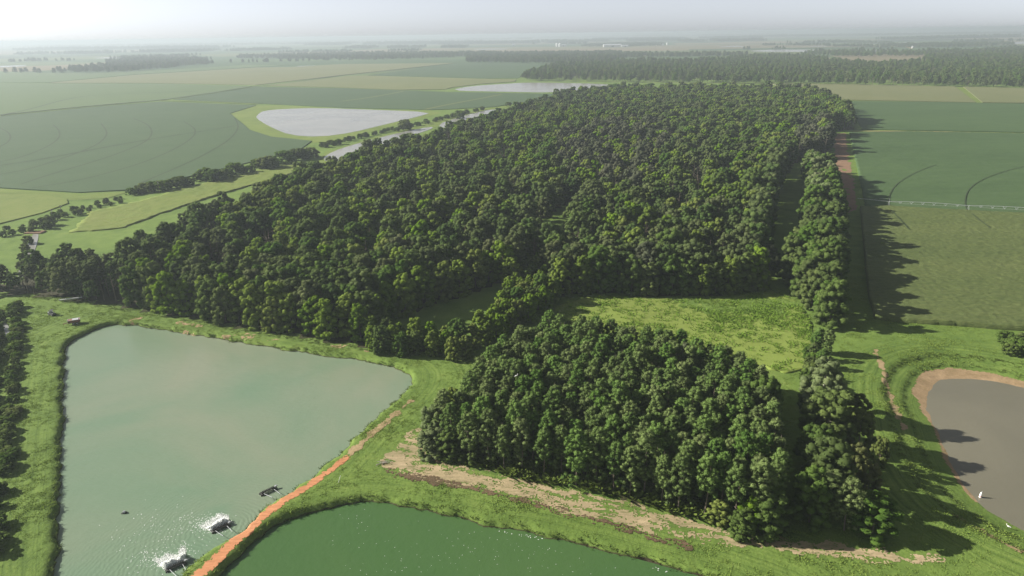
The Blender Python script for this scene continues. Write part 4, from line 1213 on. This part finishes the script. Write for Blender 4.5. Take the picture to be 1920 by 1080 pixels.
def tuft_mesh(name, m, seed, n=9, h=.5, w=.12, spread=.35):
    r = np.random.default_rng(seed)
    v, f = [], []
    for i in range(n):
        a, q = r.uniform(0, 6.28), r.uniform(0, spread)
        bx, by = math.cos(a) * q, math.sin(a) * q
        b = r.uniform(0, 6.28)
        dx, dy = math.cos(b) * w, math.sin(b) * w
        hh = h * r.uniform(.55, 1.1)
        lx, ly = math.cos(a) * hh * 1.2, math.sin(a) * hh * 1.2
        k = len(v)
        v += [(bx - dx, by - dy, -.05), (bx + dx, by + dy, -.05), (bx + lx + dx * .5, by + ly + dy * .5, hh), (bx + lx - dx * .5, by + ly - dy * .5, hh * .92)]
        f.append((k, k + 1, k + 2, k + 3))
    me = mesh_np(name, v, f, m)
    at = me.attributes.new('tint', 'FLOAT', 'FACE')
    at.data.foreach_set('value', r.uniform(.1, .9, len(me.polygons)).astype(np.float32))
    return me

def grass_scatter(name, pts, m, sc, label, n=10, h=.5, w=.12, spread=.4):
    """Grass: tufts on points, their blade mesh built inside the stuff object itself."""
    src = tuft_mesh(name + '_blades', m, 5, n, h, w, spread)
    bv = np.empty(len(src.vertices) * 3, np.float32)
    src.vertices.foreach_get('co', bv)
    bv = bv.reshape(-1, 3)
    tn = np.empty(len(src.polygons), np.float32)
    src.attributes['tint'].data.foreach_get('value', tn)
    nb = len(tn)
    pts = np.asarray(pts, np.float32)
    k = len(pts)
    a = rng.uniform(0, 6.28, k)
    ca, sa_ = np.cos(a)[:, None], np.sin(a)[:, None]
    s = np.asarray(sc)[:, None]
    X_ = (bv[:, 0] * ca - bv[:, 1] * sa_) * s + pts[:, 0:1]
    Y_ = (bv[:, 0] * sa_ + bv[:, 1] * ca) * s + pts[:, 1:2]
    Z_ = bv[:, 2] * s + pts[:, 2:3]
    v = np.stack([X_, Y_, Z_], -1).reshape(-1, 3)
    f = (np.arange(nb * 4).reshape(1, nb, 4) + (np.arange(k) * nb * 4)[:, None, None]).reshape(-1, 4)
    me = mesh_np(name, v, f, m)
    at = me.attributes.new('tint', 'FLOAT', 'FACE')
    t = np.clip(np.tile(tn, k) * .5 + np.repeat(rng.uniform(0, .5, k), nb), 0, 1)
    if len(me.polygons) == len(t): at.data.foreach_set('value', t.astype(np.float32))
    bpy.data.meshes.remove(src)
    return tag(link(name, me), label, None, None, 'stuff')

# levee grass: denser and taller at the water's edge
n = 120000
tx, ty = rng.uniform(-185, 150, n), rng.uniform(84, 262, n)
a, b, c = pond_sd(tx, ty)
free = (a > .9) & (b > .9) & (c > 4.0) & (sdf(tx, ty, WOOD) > .5) & (sdf(tx, ty, STAND) > 0) & (line_dist(tx, ty, ROAD) > 1.7) & (sdf(tx, ty, CORN) > 0) & (sdf(tx, ty, SOYR) > 0)
stub = sdf(tx, ty, STUB) < 0
free &= (~stub) | (rng.random(n) < .22)
vis = np.abs(tx) < ty * .85 + 12
free &= vis
tx, ty = tx[free], ty[free]
patch = vnoise(tx, ty, 9, 120) * .6 + vnoise(tx, ty, 3, 121) * .4
kp = rng.random(len(tx)) < .10 + np.clip(patch - .30, 0, 1) * 1.7
tx, ty, patch = tx[kp], ty[kp], patch[kp]
grass_scatter('grass', np.stack([tx, ty, hgt(tx, ty)], 1), M_['tuft'], rng.uniform(.4, .9, len(tx)) * (.6 + patch), 'rough green grass on the pond levees', 8, .26, .10, .42)
print('grass tufts', len(tx))
# weeds on the waterline, the cut bank of the brown pond, and under the pines
n = 160000
ex, ey = rng.uniform(-185, 150, n), rng.uniform(84, 262, n)
a, b, c = pond_sd(ex, ey)
k = ((a > .3) & (a < 1.0)) | ((b > .3) & (b < 1.1)) | ((c > 9.3) & (c < 11.2) & (rng.random(n) < .6)) | ((c > 5.0) & (c < 6.2) & (rng.random(n) < .4))
k |= (np.abs(sdf(ex, ey, STAND) + .8) < 1.6) & (rng.random(n) < .8)
k |= (np.abs(sdf(ex, ey, WOOD) + .5) < 2.0) & (rng.random(n) < .5)
k &= np.abs(ex) < ey * .85 + 12
ex, ey = ex[k], ey[k]
grass_scatter('weeds', np.stack([ex, ey, hgt(ex, ey)], 1), M_['weed'], rng.uniform(.35, .85, len(ex)), 'dark weeds along the waterlines and under the wood edges', 8, .46, .12, .40)
# tall meadow growth
n = 7500
ma = np.array(MEADOW)
mx, my = rng.uniform(ma[:, 0].min(), ma[:, 0].max(), n), rng.uniform(ma[:, 1].min(), ma[:, 1].max(), n)
k = (sdf(mx, my, MEADOW) < -.5) & (rng.random(n) < .12 + np.clip(vnoise(mx, my, 14, 130) * .6 + vnoise(mx, my, 4, 131) * .4 - .3, 0, 1) * 1.2)
mx, my = mx[k], my[k]
grass_scatter('meadow_grass', np.stack([mx, my, np.full(len(mx), .15)], 1), M_['tuft'], rng.uniform(.7, 1.7, len(mx)), 'tall weedy grass of the sunlit meadow', 8, .42, .14, .5)
# undergrowth under the pines
n = 5000
ux, uy = rng.uniform(sa[:, 0].min(), sa[:, 0].max(), n), rng.uniform(sa[:, 1].min(), sa[:, 1].max(), n)
k = sdf(ux, uy, STAND) < 0
ux, uy = ux[k], uy[k]
grass_scatter('undergrowth', np.stack([ux, uy, hgt(ux, uy)], 1), M_['weed'], rng.uniform(.8, 2.0, len(ux)), 'dark undergrowth on the floor of the pine stand', 10, .8, .2, .6)
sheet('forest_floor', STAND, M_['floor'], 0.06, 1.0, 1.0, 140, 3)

# ------------------------------------------------------------------ pond aerators
def aerator(loc, rz, label):
    t = tag(empty('paddlewheel_aerator', (loc[0], loc[1], ZW1), rz), label, 'aerator', 'paddlewheel aerators in the big pond')
    t.scale = (.74, .74, .74)
    for s in (-1, 1):
        bm = bmesh.new()
        for y in (-.55, .55):
            tube(bm, (s * 1.9 - .6, y, .12), (s * 1.9 + .6, y, .12), .2, .2, 8)
        box(bm, s * 1.9, 0, .36, .8, 1.5, .08)
        obj('float', bm, M_['darkm'], t)
    bm = bmesh.new()
    tube(bm, (-2.0, 0, .55), (2.0, 0, .55), .17, .17, 10)
    obj('drum', bm, M_['darkm'], t)
    for k in range(9):
        bm = bmesh.new()
        x = -1.6 + .4 * k
        for q in range(6):
            a = q * math.pi / 3 + k * .25
            c_, s_ = math.cos(a), math.sin(a)
            vs = box(bm, 0, 0, 0, .12, .05, .42)
            bmesh.ops.rotate(bm, verts=vs, cent=(0, 0, 0), matrix=Matrix.Rotation(a, 3, 'X'))
            bmesh.ops.translate(bm, verts=vs, vec=(x, -s_ * .36, .55 + c_ * .36))
        obj('paddle', bm, M_['darkm'], t)
    bm = bmesh.new()
    box(bm, 2.35, 0, .72, .55, .42, .42)
    tube(bm, (2.6, 0, .72), (2.95, 0, .72), .16, .14, 8)
    obj('motor', bm, M_['grey'], t)
    bm = bmesh.new()
    for y in (-.62, .62): box(bm, 0, y, .42, 4.6, .1, .1)
    obj('frame', bm, M_['darkm'], t)
    for s in (-1, 1):
        bm = bmesh.new()
        tube(bm, (s * 1.5, -.6, .45), (s * 1.2 + .4, -4.6, 1.0), .06, .06, 6)
        obj('mooring_arm', bm, M_['grey'], t)
    return t
rzA = math.atan2(gnd(520, 914, ZW1)[1] - gnd(485, 930, ZW1)[1], gnd(520, 914, ZW1)[0] - gnd(485, 930, ZW1)[0])
aerator(AER[0], rzA, 'idle paddlewheel aerator with no spray, farthest of three beside the orange road')
aerator(AER[1], rzA - .05, 'running paddlewheel aerator throwing white spray, middle of the three by the road')
aerator(AER[2], rzA - .1, 'running paddlewheel aerator throwing white spray, nearest to the photo edge')
def spray(loc, rz, label, seed):
    r = np.random.default_rng(seed)
    n = 24000
    u = r.uniform(-1.45, 1.45, n)
    t = r.beta(1.0, 2.2, n)
    d = t * 5.2
    reach = .55 + .6 * vnoise(u * 3.1, u * 0 + seed, 1.0, 170 + seed)
    d = d * reach
    hgt_ = np.clip(1.1 * np.sin(np.clip(t * 2.4, 0, 1) * math.pi) ** .8, 0, 2) * r.uniform(0, 1, n) ** 1.7 * reach + .03
    u = u * (1 + 1.0 * t) + r.normal(0, .15, n)
    X_, Y_ = u, d + .15
    c_, s_ = math.cos(rz), math.sin(rz)
    cen = np.stack([loc[0] + X_ * c_ - Y_ * s_, loc[1] + X_ * s_ + Y_ * c_, ZW1 + hgt_], 1)
    v, f = quads_np(cen, r.normal(size=(n, 3)) * .6 + np.array([-.5, 0, 1.0]), r.uniform(.05, .21, n) * (1.15 - t * .75), .8, r)
    return tag(link('water_spray', mesh_np('water_spray', v, f, M_['foam'])), label, kind='stuff')
spray(AER[1], rzA, 'white spray thrown by the middle aerator', 1)
spray(AER[2], rzA - .1, 'white spray thrown by the nearest aerator', 2)
def flecks(name, cen, z, size, label, seed):
    r = np.random.default_rng(seed)
    n = len(cen)
    v, f = quads_np(np.stack([cen[:, 0], cen[:, 1], np.full(n, z)], 1), np.tile(np.array([[0, 0, 1.0]]), (n, 1)) + r.normal(0, .02, (n, 3)), size, .8, r)
    return tag(link(name, mesh_np(name, v, f, M_['foam'])), label, kind='stuff')
r = np.random.default_rng(5)
cx_, cy_ = [], []
for px, py, s, n in ((330, 1000, 60, 90), (300, 985, 50, 60), (392, 983, 20, 420), (312, 1050, 22, 420), (260, 1045, 40, 50), (360, 1030, 20, 40)):
    q = np.array([gnd(px + r.normal() * s, py + r.normal() * s * .45, ZW1) for _ in range(n)])
    cx_ += list(q[:, 0])
    cy_ += list(q[:, 1])
cen = np.array([cx_, cy_]).T
cen = cen[sdf(cen[:, 0], cen[:, 1], POND1) < -1.5]
flecks('foam_flecks', cen, ZW1 + .05, r.uniform(.05, .16, len(cen)), 'flecks of foam drifting off the aerators', 6)
cen = np.array([gnd(r.uniform(620, 1180), r.uniform(955, 1080), ZW2) for _ in range(150)] + [gnd(930 + r.normal() * 60, 1020 + r.normal() * 20, ZW2) for _ in range(40)])
cen = cen[sdf(cen[:, 0], cen[:, 1], POND2) < -1.5]
flecks('foam_flecks', cen, ZW2 + .05, r.uniform(.05, .12, len(cen)), 'white flecks scattered on the green pond', 7)
# foam line on the green pond's shore
q = np.array(POND2)
pts = []
for i in range(len(q) - 1):
    for k in range(10):
        p_ = q[i] + (q[i + 1] - q[i]) * r.random()
        if vnoise(np.array([p_[0]]), np.array([p_[1]]), 6, 150)[0] > .55: pts.append(p_ + r.normal(0, .18, 2) + np.array([0, -.55]))
pts = np.array(pts)
flecks('foam_flecks', pts, ZW2 + .05, r.uniform(.06, .2, len(pts)), "thin line of foam along the green pond's shore", 8)

# ------------------------------------------------------------------ small things on and round the ponds
def at(px, py, z=0.0):
    x, y = gnd(px, py, z)
    return x, y
x, y = at(233, 962, ZW1)
t = tag(empty('feeder_float', (x, y, ZW1)), 'small dark float alone on the big pond', 'float')
bm = bmesh.new(); tube(bm, (-.45, -.2, .06), (.45, -.2, .06), .15, .15, 8); tube(bm, (-.45, .25, .06), (.45, .25, .06), .15, .15, 8); obj('pontoon', bm, M_['darkm'], t)
bm = bmesh.new(); box(bm, 0, 0, .32, .5, .5, .25, .3, .8); tube(bm, (0, 0, .4), (0, 0, .62), .09, .05, 8); obj('housing', bm, M_['grey'], t)

x, y = at(1837.8, 932.4, ZW3)
t = tag(empty('marker_post', (x, y, ZW3)), 'white pointed marker standing in the brown pond near its bank', 'buoy')
bm = bmesh.new()
for z0, z1, a, b in ((-.4, .15, .2, .26), (.15, .95, .26, .2), (.95, 1.3, .2, .05)): tube(bm, (0, 0, z0), (0, 0, z1), a, b, 10)
obj('body', bm, M_['white'], t)
bm = bmesh.new(); tube(bm, (0, 0, 1.28), (.1, 0, 1.62), .025, .015, 5); obj('tip_rod', bm, M_['grey'], t)
bm = bmesh.new(); tube(bm, (0, 0, .3), (0, 0, .42), .262, .252, 10); obj('band', bm, M_['red'], t)

def egret(x, y, z, rz, label):
    t = tag(empty('white_bird', (x, y, z), rz), label, 'bird')
    bm = bmesh.new()
    bmesh.ops.create_uvsphere(bm, u_segments=10, v_segments=7, radius=1)
    for v in bm.verts:
        k = v.co.x
        v.co = Vector((v.co.x * .34 - .05, v.co.y * .15 * (1 - .3 * abs(k)), v.co.z * .15 + .55 + k * .08))
    tube(bm, (.22, 0, .62), (.36, 0, .85), .055, .04, 7)
    tube(bm, (.36, 0, .85), (.32, 0, 1.0), .04, .035, 7)
    tube(bm, (.30, 0, 1.0), (.44, 0, 1.0), .055, .03, 7)
    tube(bm, (-.3, 0, .52), (-.5, 0, .44), .08, .03, 6)
    obj('body', bm, M_['feather'], t, sm=True)
    bm = bmesh.new(); tube(bm, (.43, 0, 1.0), (.58, 0, .98), .022, .006, 5); obj('beak', bm, M_['beak'], t)
    for s in (-1, 1):
        bm = bmesh.new(); tube(bm, (0, s * .05, .45), (.02, s * .05, .0), .016, .014, 5); tube(bm, (.02, s * .05, .01), (.12, s * .06, .005), .014, .008, 4); obj('leg', bm, M_['black'], t)
    return t
x, y = at(1891, 987, -1.4)
egret(x, y, gh(x, y), 2.6, "white wading bird on the brown pond's near bank")
x, y = top_at(968, 707, 13.6)
egret(x, y, 13.4, .4, 'white bird perched on top of the pine stand')

# irrigation pipe at the wood's edge
(ax, ay), (bx, by) = at(113, 566), at(155, 561)
t = tag(empty('irrigation_pipe', (ax, ay, gh(ax, ay))), 'long white pipe lying on the grass at the foot of the wood', 'pipe')
L_ = math.hypot(bx - ax, by - ay); t.rotation_euler = (0, 0, math.atan2(by - ay, bx - ax))
bm = bmesh.new(); tube(bm, (0, 0, .7), (L_, 0, .75), .22, .22, 10); obj('pipe', bm, M_['white'], t)
bm = bmesh.new(); tube(bm, (-.25, 0, .7), (0, 0, .7), .3, .3, 10); obj('flange', bm, M_['grey'], t)
for q in (.2, .8):
    bm = bmesh.new(); box(bm, L_ * q, 0, .25, .2, .8, .6); obj('support', bm, M_['wood'], t)

# side-by-side buggy
x, y = at(98, 590)
t = tag(empty('utility_buggy', (x, y, gh(x, y)), -.5), 'black utility buggy parked on the grass beyond the big pond', 'buggy')
bm = bmesh.new(); box(bm, 0, 0, .62, 2.7, 1.35, .38, 0, .92); box(bm, 1.0, 0, .88, .75, 1.2, .22, 0, .7); obj('body', bm, M_['black'], t)
bm = bmesh.new(); box(bm, -.85, 0, .98, .95, 1.3, .06); 
for s in (-1, 1): box(bm, -.85, s * .66, 1.1, .95, .05, .26)
box(bm, -1.32, 0, 1.1, .05, 1.3, .26); obj('cargo_bed', bm, M_['grey'], t)
bm = bmesh.new(); box(bm, .05, 0, 1.92, 1.25, 1.25, .07); obj('roof', bm, M_['black'], t)
bm = bmesh.new()
for sx2 in (-.5, .6):
    for s in (-1, 1): tube(bm, (sx2, s * .58, .8), (sx2 * .85, s * .56, 1.9), .035, .035, 6)
obj('roll_cage', bm, M_['darkm'], t)
bm = bmesh.new(); box(bm, -.15, 0, .98, .5, 1.1, .16); box(bm, -.38, 0, 1.25, .12, 1.1, .5); obj('seat', bm, M_['grey'], t)
for sx2 in (-.9, .95):
    for s in (-1, 1):
        bm = bmesh.new(); tube(bm, (sx2, s * .55, .33), (sx2, s * .82, .33), .33, .33, 14); w = obj('wheel', bm, M_['black'], t)
        bm = bmesh.new(); tube(bm, (sx2, s * .80, .33), (sx2, s * .835, .33), .16, .15, 10); obj('rim', bm, M_['grey'], w)

# rusty trailer with tanks
x, y = at(140, 607)
t = tag(empty('farm_trailer', (x, y, gh(x, y)), .45), 'rusty red farm trailer with a grey hopper near the big pond', 'trailer')
bm = bmesh.new(); box(bm, 0, 0, .75, 3.6, 1.7, .14); obj('chassis', bm, M_['darkm'], t)
bm = bmesh.new()
box(bm, 0, 0, 1.25, 3.2, 1.6, .85, 0, 1.12)
obj('hopper', bm, M_['rust'], t)
bm = bmesh.new()
for s in (-1, 1): box(bm, 0, s * .92, 1.70, 3.7, .1, .1)
for s in (-1, 1): box(bm, s * 1.82, 0, 1.70, .1, 1.74, .1)
obj('rim_rail', bm, M_['grey'], t)
bm = bmesh.new(); box(bm, .5, 0, 1.72, 1.8, 1.6, .05); obj('cover', bm, M_['tarp'], t)
bm = bmesh.new(); tube(bm, (-1.8, .5, .75), (-3.4, 0, .6), .06, .06, 6); tube(bm, (-1.8, -.5, .75), (-3.4, 0, .6), .06, .06, 6); tube(bm, (-3.2, 0, .6), (-3.2, 0, .02), .05, .05, 6); obj('drawbar', bm, M_['rust'], t)
for s in (-1, 1):
    for sx2 in (-.5, .5):
        bm = bmesh.new(); tube(bm, (sx2 + .3, s * .75, .4), (sx2 + .3, s * 1.0, .4), .4, .4, 14); w = obj('wheel', bm, M_['black'], t)
        bm = bmesh.new(); tube(bm, (sx2 + .3, s * .98, .4), (sx2 + .3, s * 1.015, .4), .2, .2, 10); obj('rim', bm, M_['grey'], w)

# utility poles
def pole(px, py, h, label, group=None):
    x, y = at(px, py)
    t = tag(empty('utility_pole', (x, y, 0), random.uniform(-.3, .3)), label, 'pole', group)
    bm = bmesh.new(); tube(bm, (0, 0, -.3), (0, 0, h), .18, .12, 8); obj('shaft', bm, M_['wood'], t)
    bm = bmesh.new(); box(bm, 0, .14, h - .6, 2.2, .12, .14); obj('crossarm', bm, M_['wood'], t)
    for s in (-1, 0, 1):
        bm = bmesh.new(); tube(bm, (s * .95, .14, h - .53), (s * .95, .14, h - .33), .05, .03, 6); obj('insulator', bm, M_['grey'], t)
    bm = bmesh.new(); tube(bm, (.25, 0, h - 1.7), (.25, 0, h - 1.05), .17, .17, 8); obj('transformer', bm, M_['grey'], t)
pole(299, 361, 7.5, 'wooden utility pole in front of the hedge left of the wood')
pole(115, 397, 4, 'short wooden pole beside the left ditch, right of two')
pole(98, 403, 3.4, 'short wooden pole beside the left ditch, left of two')
# bare snag by the tree row
x, y = at(1536, 752)
t = tag(empty('dead_snag', (x, y, gh(x, y))), 'bare whitish dead snag between the meadow and the tree row', 'dead tree')
bm = bmesh.new(); tube(bm, (0, 0, -.2), (.1, 0, 3.4), .13, .05, 7); obj('trunk', bm, M_['pale_bark'], t)
for zz, dx in ((2.2, .7), (2.5, -.6), (3.0, .4)):
    bm = bmesh.new(); tube(bm, (.06, 0, zz), (dx, .1, zz + .35), .05, .02, 5); obj('branch', bm, M_['pale_bark'], t)
# brush pile on the levee's corner
x, y = at(720, 868)
t = tag(empty('brush_pile', (x, y, gh(x, y))), 'small pile of dead branches at the corner of the stubble strip', 'branches')
for k in range(9):
    bm = bmesh.new()
    a = .5 + random.uniform(-.5, .5)
    ox, oy = random.uniform(-.9, .9), random.uniform(-.4, .4)
    tube(bm, (ox - math.cos(a) * 1.1, oy - math.sin(a) * 1.1, .08 + .05 * k), (ox + math.cos(a) * 1.1, oy + math.sin(a) * 1.1, .2 + .06 * k), .06, .03, 5)
    obj('branch', bm, M_['pale_bark'], t)
x, y = at(634, 906)
t = tag(empty('marker_stake', (x, y, gh(x, y))), 'thin pale stake leaning on the grass between the dirt road and green pond', 'stake')
bm = bmesh.new(); tube(bm, (0, 0, -.1), (.55, .35, 1.5), .04, .03, 6); obj('rod', bm, M_['white'], t)
bm = bmesh.new(); box(bm, .56, .36, 1.5, .12, .12, .14); obj('cap', bm, M_['white'], t)
# earth crossing of the creek
x, y = at(66, 437)
bm = bmesh.new(); box(bm, 0, 0, .5, 9, 4.5, .5, 0, .9)
o = obj('culvert_crossing', bm, M_['bare'], None, (x, y, 0)); tag(o, 'pinkish earth crossing over the creek left of the wood', 'crossing')

# ------------------------------------------------------------------ centre pivot
PA, PB = Vector((*gnd(1665, 389.5), 0)), Vector((*gnd(1814, 397.5), 0))
dv = (PB - PA)
SPAN = dv.length
dv.normalize()
piv = tag(empty('pivot_irrigator', PA, math.atan2(dv.y, dv.x)), 'long galvanised pivot irrigator between the soybean and corn fields', 'irrigator')
PH = 3.4
def span_pipe(x0, x1):
    bm = bmesh.new()
    n = 10
    for k in range(n):
        a, b = x0 + (x1 - x0) * k / n, x0 + (x1 - x0) * (k + 1) / n
        za, zb = PH + .5 * math.sin(math.pi * k / n), PH + .5 * math.sin(math.pi * (k + 1) / n)
        tube(bm, (a, 0, za), (b, 0, zb), .12, .12, 6)
    return obj('pipe', bm, M_['steel'], piv)
def truss(x0, x1):
    n = 7
    rods = bmesh.new()
    for s in (-1, 1):
        prev = (x0, 0, PH)
        for k in range(1, n):
            q = (x0 + (x1 - x0) * k / n, s * .55, PH + .5 * math.sin(math.pi * k / n) - 1.25 * math.sin(math.pi * k / n) ** .5)
            tube(rods, prev, q, .03, .03, 4)
            prev = q
        tube(rods, prev, (x1, 0, PH), .03, .03, 4)
    obj('truss_rod', rods, M_['steel'], piv)
    for k in range(1, n):
        bm = bmesh.new()
        xk, zk = x0 + (x1 - x0) * k / n, PH + .5 * math.sin(math.pi * k / n)
        dz = 1.25 * math.sin(math.pi * k / n) ** .5
        for s in (-1, 1):
            for e in (-1, 1): tube(bm, (xk + e * .9, 0, zk), (xk, s * .55, zk - dz), .05, .05, 4)
        tube(bm, (xk, -.55, zk - dz), (xk, .55, zk - dz), .05, .05, 4)
        obj('strut', bm, M_['steel'], piv)
def tower(x):
    bm = bmesh.new()
    for s in (-1, 1):
        tube(bm, (x, s * .15, PH), (x, s * 1.7, .75), .07, .07, 5)
    tube(bm, (x, -1.7, .75), (x, 1.7, .75), .08, .08, 5)
    box(bm, x + .25, .3, PH - .1, .3, .3, .5)
    tw = obj('tower', bm, M_['steel'], piv)
    for s in (-1, 1):
        bm = bmesh.new(); tube(bm, (x - .15, s * 1.6, .58), (x + .15, s * 1.6, .58), .58, .58, 14)
        obj('wheel', bm, M_['black'], tw)
for k in range(3):
    span_pipe(k * SPAN, (k + 1) * SPAN)
    truss(k * SPAN, (k + 1) * SPAN)
for k in range(4): tower(k * SPAN)
bm = bmesh.new(); tube(bm, (0, 0, PH), (-15.5, 0, PH + .9), .09, .06, 6); tube(bm, (0, 0, PH + 1.6), (-10, 0, PH + .6), .02, .02, 4); tube(bm, (0, 0, PH), (0, 0, PH + 1.6), .05, .05, 5); obj('overhang', bm, M_['steel'], piv)

# ------------------------------------------------------------------ far farm buildings
def barn(px, py, L_, Wd, Hh, rz, label, mat='barn', group=None):
    x, y = at(px, py)
    t = tag(empty('farm_building', (x, y, 0), rz), label, 'barn', group)
    bm = bmesh.new(); box(bm, 0, 0, Hh / 2, L_, Wd, Hh); obj('wall', bm, M_[mat], t)
    bm = bmesh.new()
    a = [bm.verts.new((sx2 * (L_ / 2 + .5), sy2, z)) for sx2 in (-1, 1) for sy2, z in ((-Wd / 2 - .5, Hh + .02), (0, Hh + Wd * .22), (Wd / 2 + .5, Hh + .02))]
    for f_ in ((0, 1, 4, 3), (1, 2, 5, 4), (0, 2, 1), (3, 4, 5), (0, 3, 5, 2)): bm.faces.new([a[i] for i in f_])
    obj('roof', bm, M_['roof'], t)
    bm = bmesh.new(); box(bm, 0, -Wd / 2 - .06, Hh * .38, L_ * .16, .1, Hh * .76); obj('door', bm, M_['dark'], t)
def silo(px, py, R, H, label, group=None):
    x, y = at(px, py)
    t = tag(empty('grain_bin', (x, y, 0)), label, 'grain bin', group)
    bm = bmesh.new(); tube(bm, (0, 0, 0), (0, 0, H), R, R, 16); obj('wall', bm, M_['white'], t)
    bm = bmesh.new(); tube(bm, (0, 0, H + .02), (0, 0, H + R * .6), R * 1.02, R * .1, 16); obj('roof', bm, M_['roof'], t)
silo(1044, 87.5, 8, 22, 'white grain bin in the far fields, left of two', 'far grain bins')
silo(1049.5, 87.3, 8, 22, 'white grain bin in the far fields, right of two', 'far grain bins')
barn(1056, 87, 45, 18, 9, .05, 'grey shed right of the two white grain bins')
barn(1148, 88, 120, 30, 12, .05, 'long white building in front of the hazy grove')
barn(1172, 88, 50, 20, 9, .05, 'smaller pale building right of the long white one')
barn(1237, 85, 50, 18, 8, .1, 'pale barn right of the hazy grove')
silo(1251, 84.5, 6, 16, 'single white bin right of the pale barn')
barn(963, 86, 24, 16, 12, 0, 'white barn alone in the far fields left of the grain bins')
silo(1066, 79, 9, 30, 'hazy grey tower behind the grain bins')
barn(1711, 90.5, 7, 7, 9, 0, 'small white tower-like building beside the pale road at far right')
barn(1414, 68.5, 30, 20, 12, 0, 'white barn left of two near the hazy horizon', group='far barns')
barn(1420, 68.2, 30, 20, 12, 0, 'white barn right of two near the hazy horizon', group='far barns')
ribbon('farm_road', P([(1698, 87.5), (1703, 89), (1709, 91)]), 14, M_['path'], 0.3)

# ------------------------------------------------------------------ labels: members of a row told apart by their place in it
def ordinal(n):
    w = ('first', 'second', 'third', 'fourth', 'fifth', 'sixth', 'seventh', 'eighth', 'ninth', 'tenth')
    return w[n - 1] if n <= 10 else '%d%s' % (n, 'th' if 10 < n % 100 < 14 else {1: 'st', 2: 'nd', 3: 'rd'}.get(n % 10, 'th'))

def screen(o):
    d = Vector(o.location) - Vector((0, 0, CAM_H))
    c = d.dot(fw)
    return (d.dot(rt) / c, -d.dot(up) / c)

by_label = {}
for o in list(S.objects):
    if o.parent is None and 'group' in o: by_label.setdefault(o['label'], []).append(o)
for lab, os_ in by_label.items():
    if not 1 < len(os_) <= 75 or len(lab.split()) > 12: continue
    q = [screen(o) for o in os_]
    wide = max(a for a, _ in q) - min(a for a, _ in q)
    tall = max(b for _, b in q) - min(b for _, b in q)
    rank = sorted(range(len(os_)), key=lambda i: q[i][0] if wide >= tall else q[i][1])
    for n_, i in enumerate(rank): os_[i]['label'] = lab + (', %s from the left' if wide >= tall else ', %s from the far end') % ordinal(n_ + 1)

# ------------------------------------------------------------------ haze
bm = bmesh.new()
box(bm, 0, 18000, 45.0, 88000, 47000, 100.0)
hz, N, L = new_mat('haze_air')
N.remove(N['Principled BSDF'])
pv = N.new('ShaderNodeVolumePrincipled')
pv.inputs['Color'].default_value = (0.50, 0.56, 0.63, 1)
pv.inputs['Density'].default_value = HAZE_DENSITY
pv.inputs['Anisotropy'].default_value = HAZE_G
L.new(pv.outputs[0], N['Material Output'].inputs['Volume'])
tag(obj('haze', bm, hz), kind='stuff')
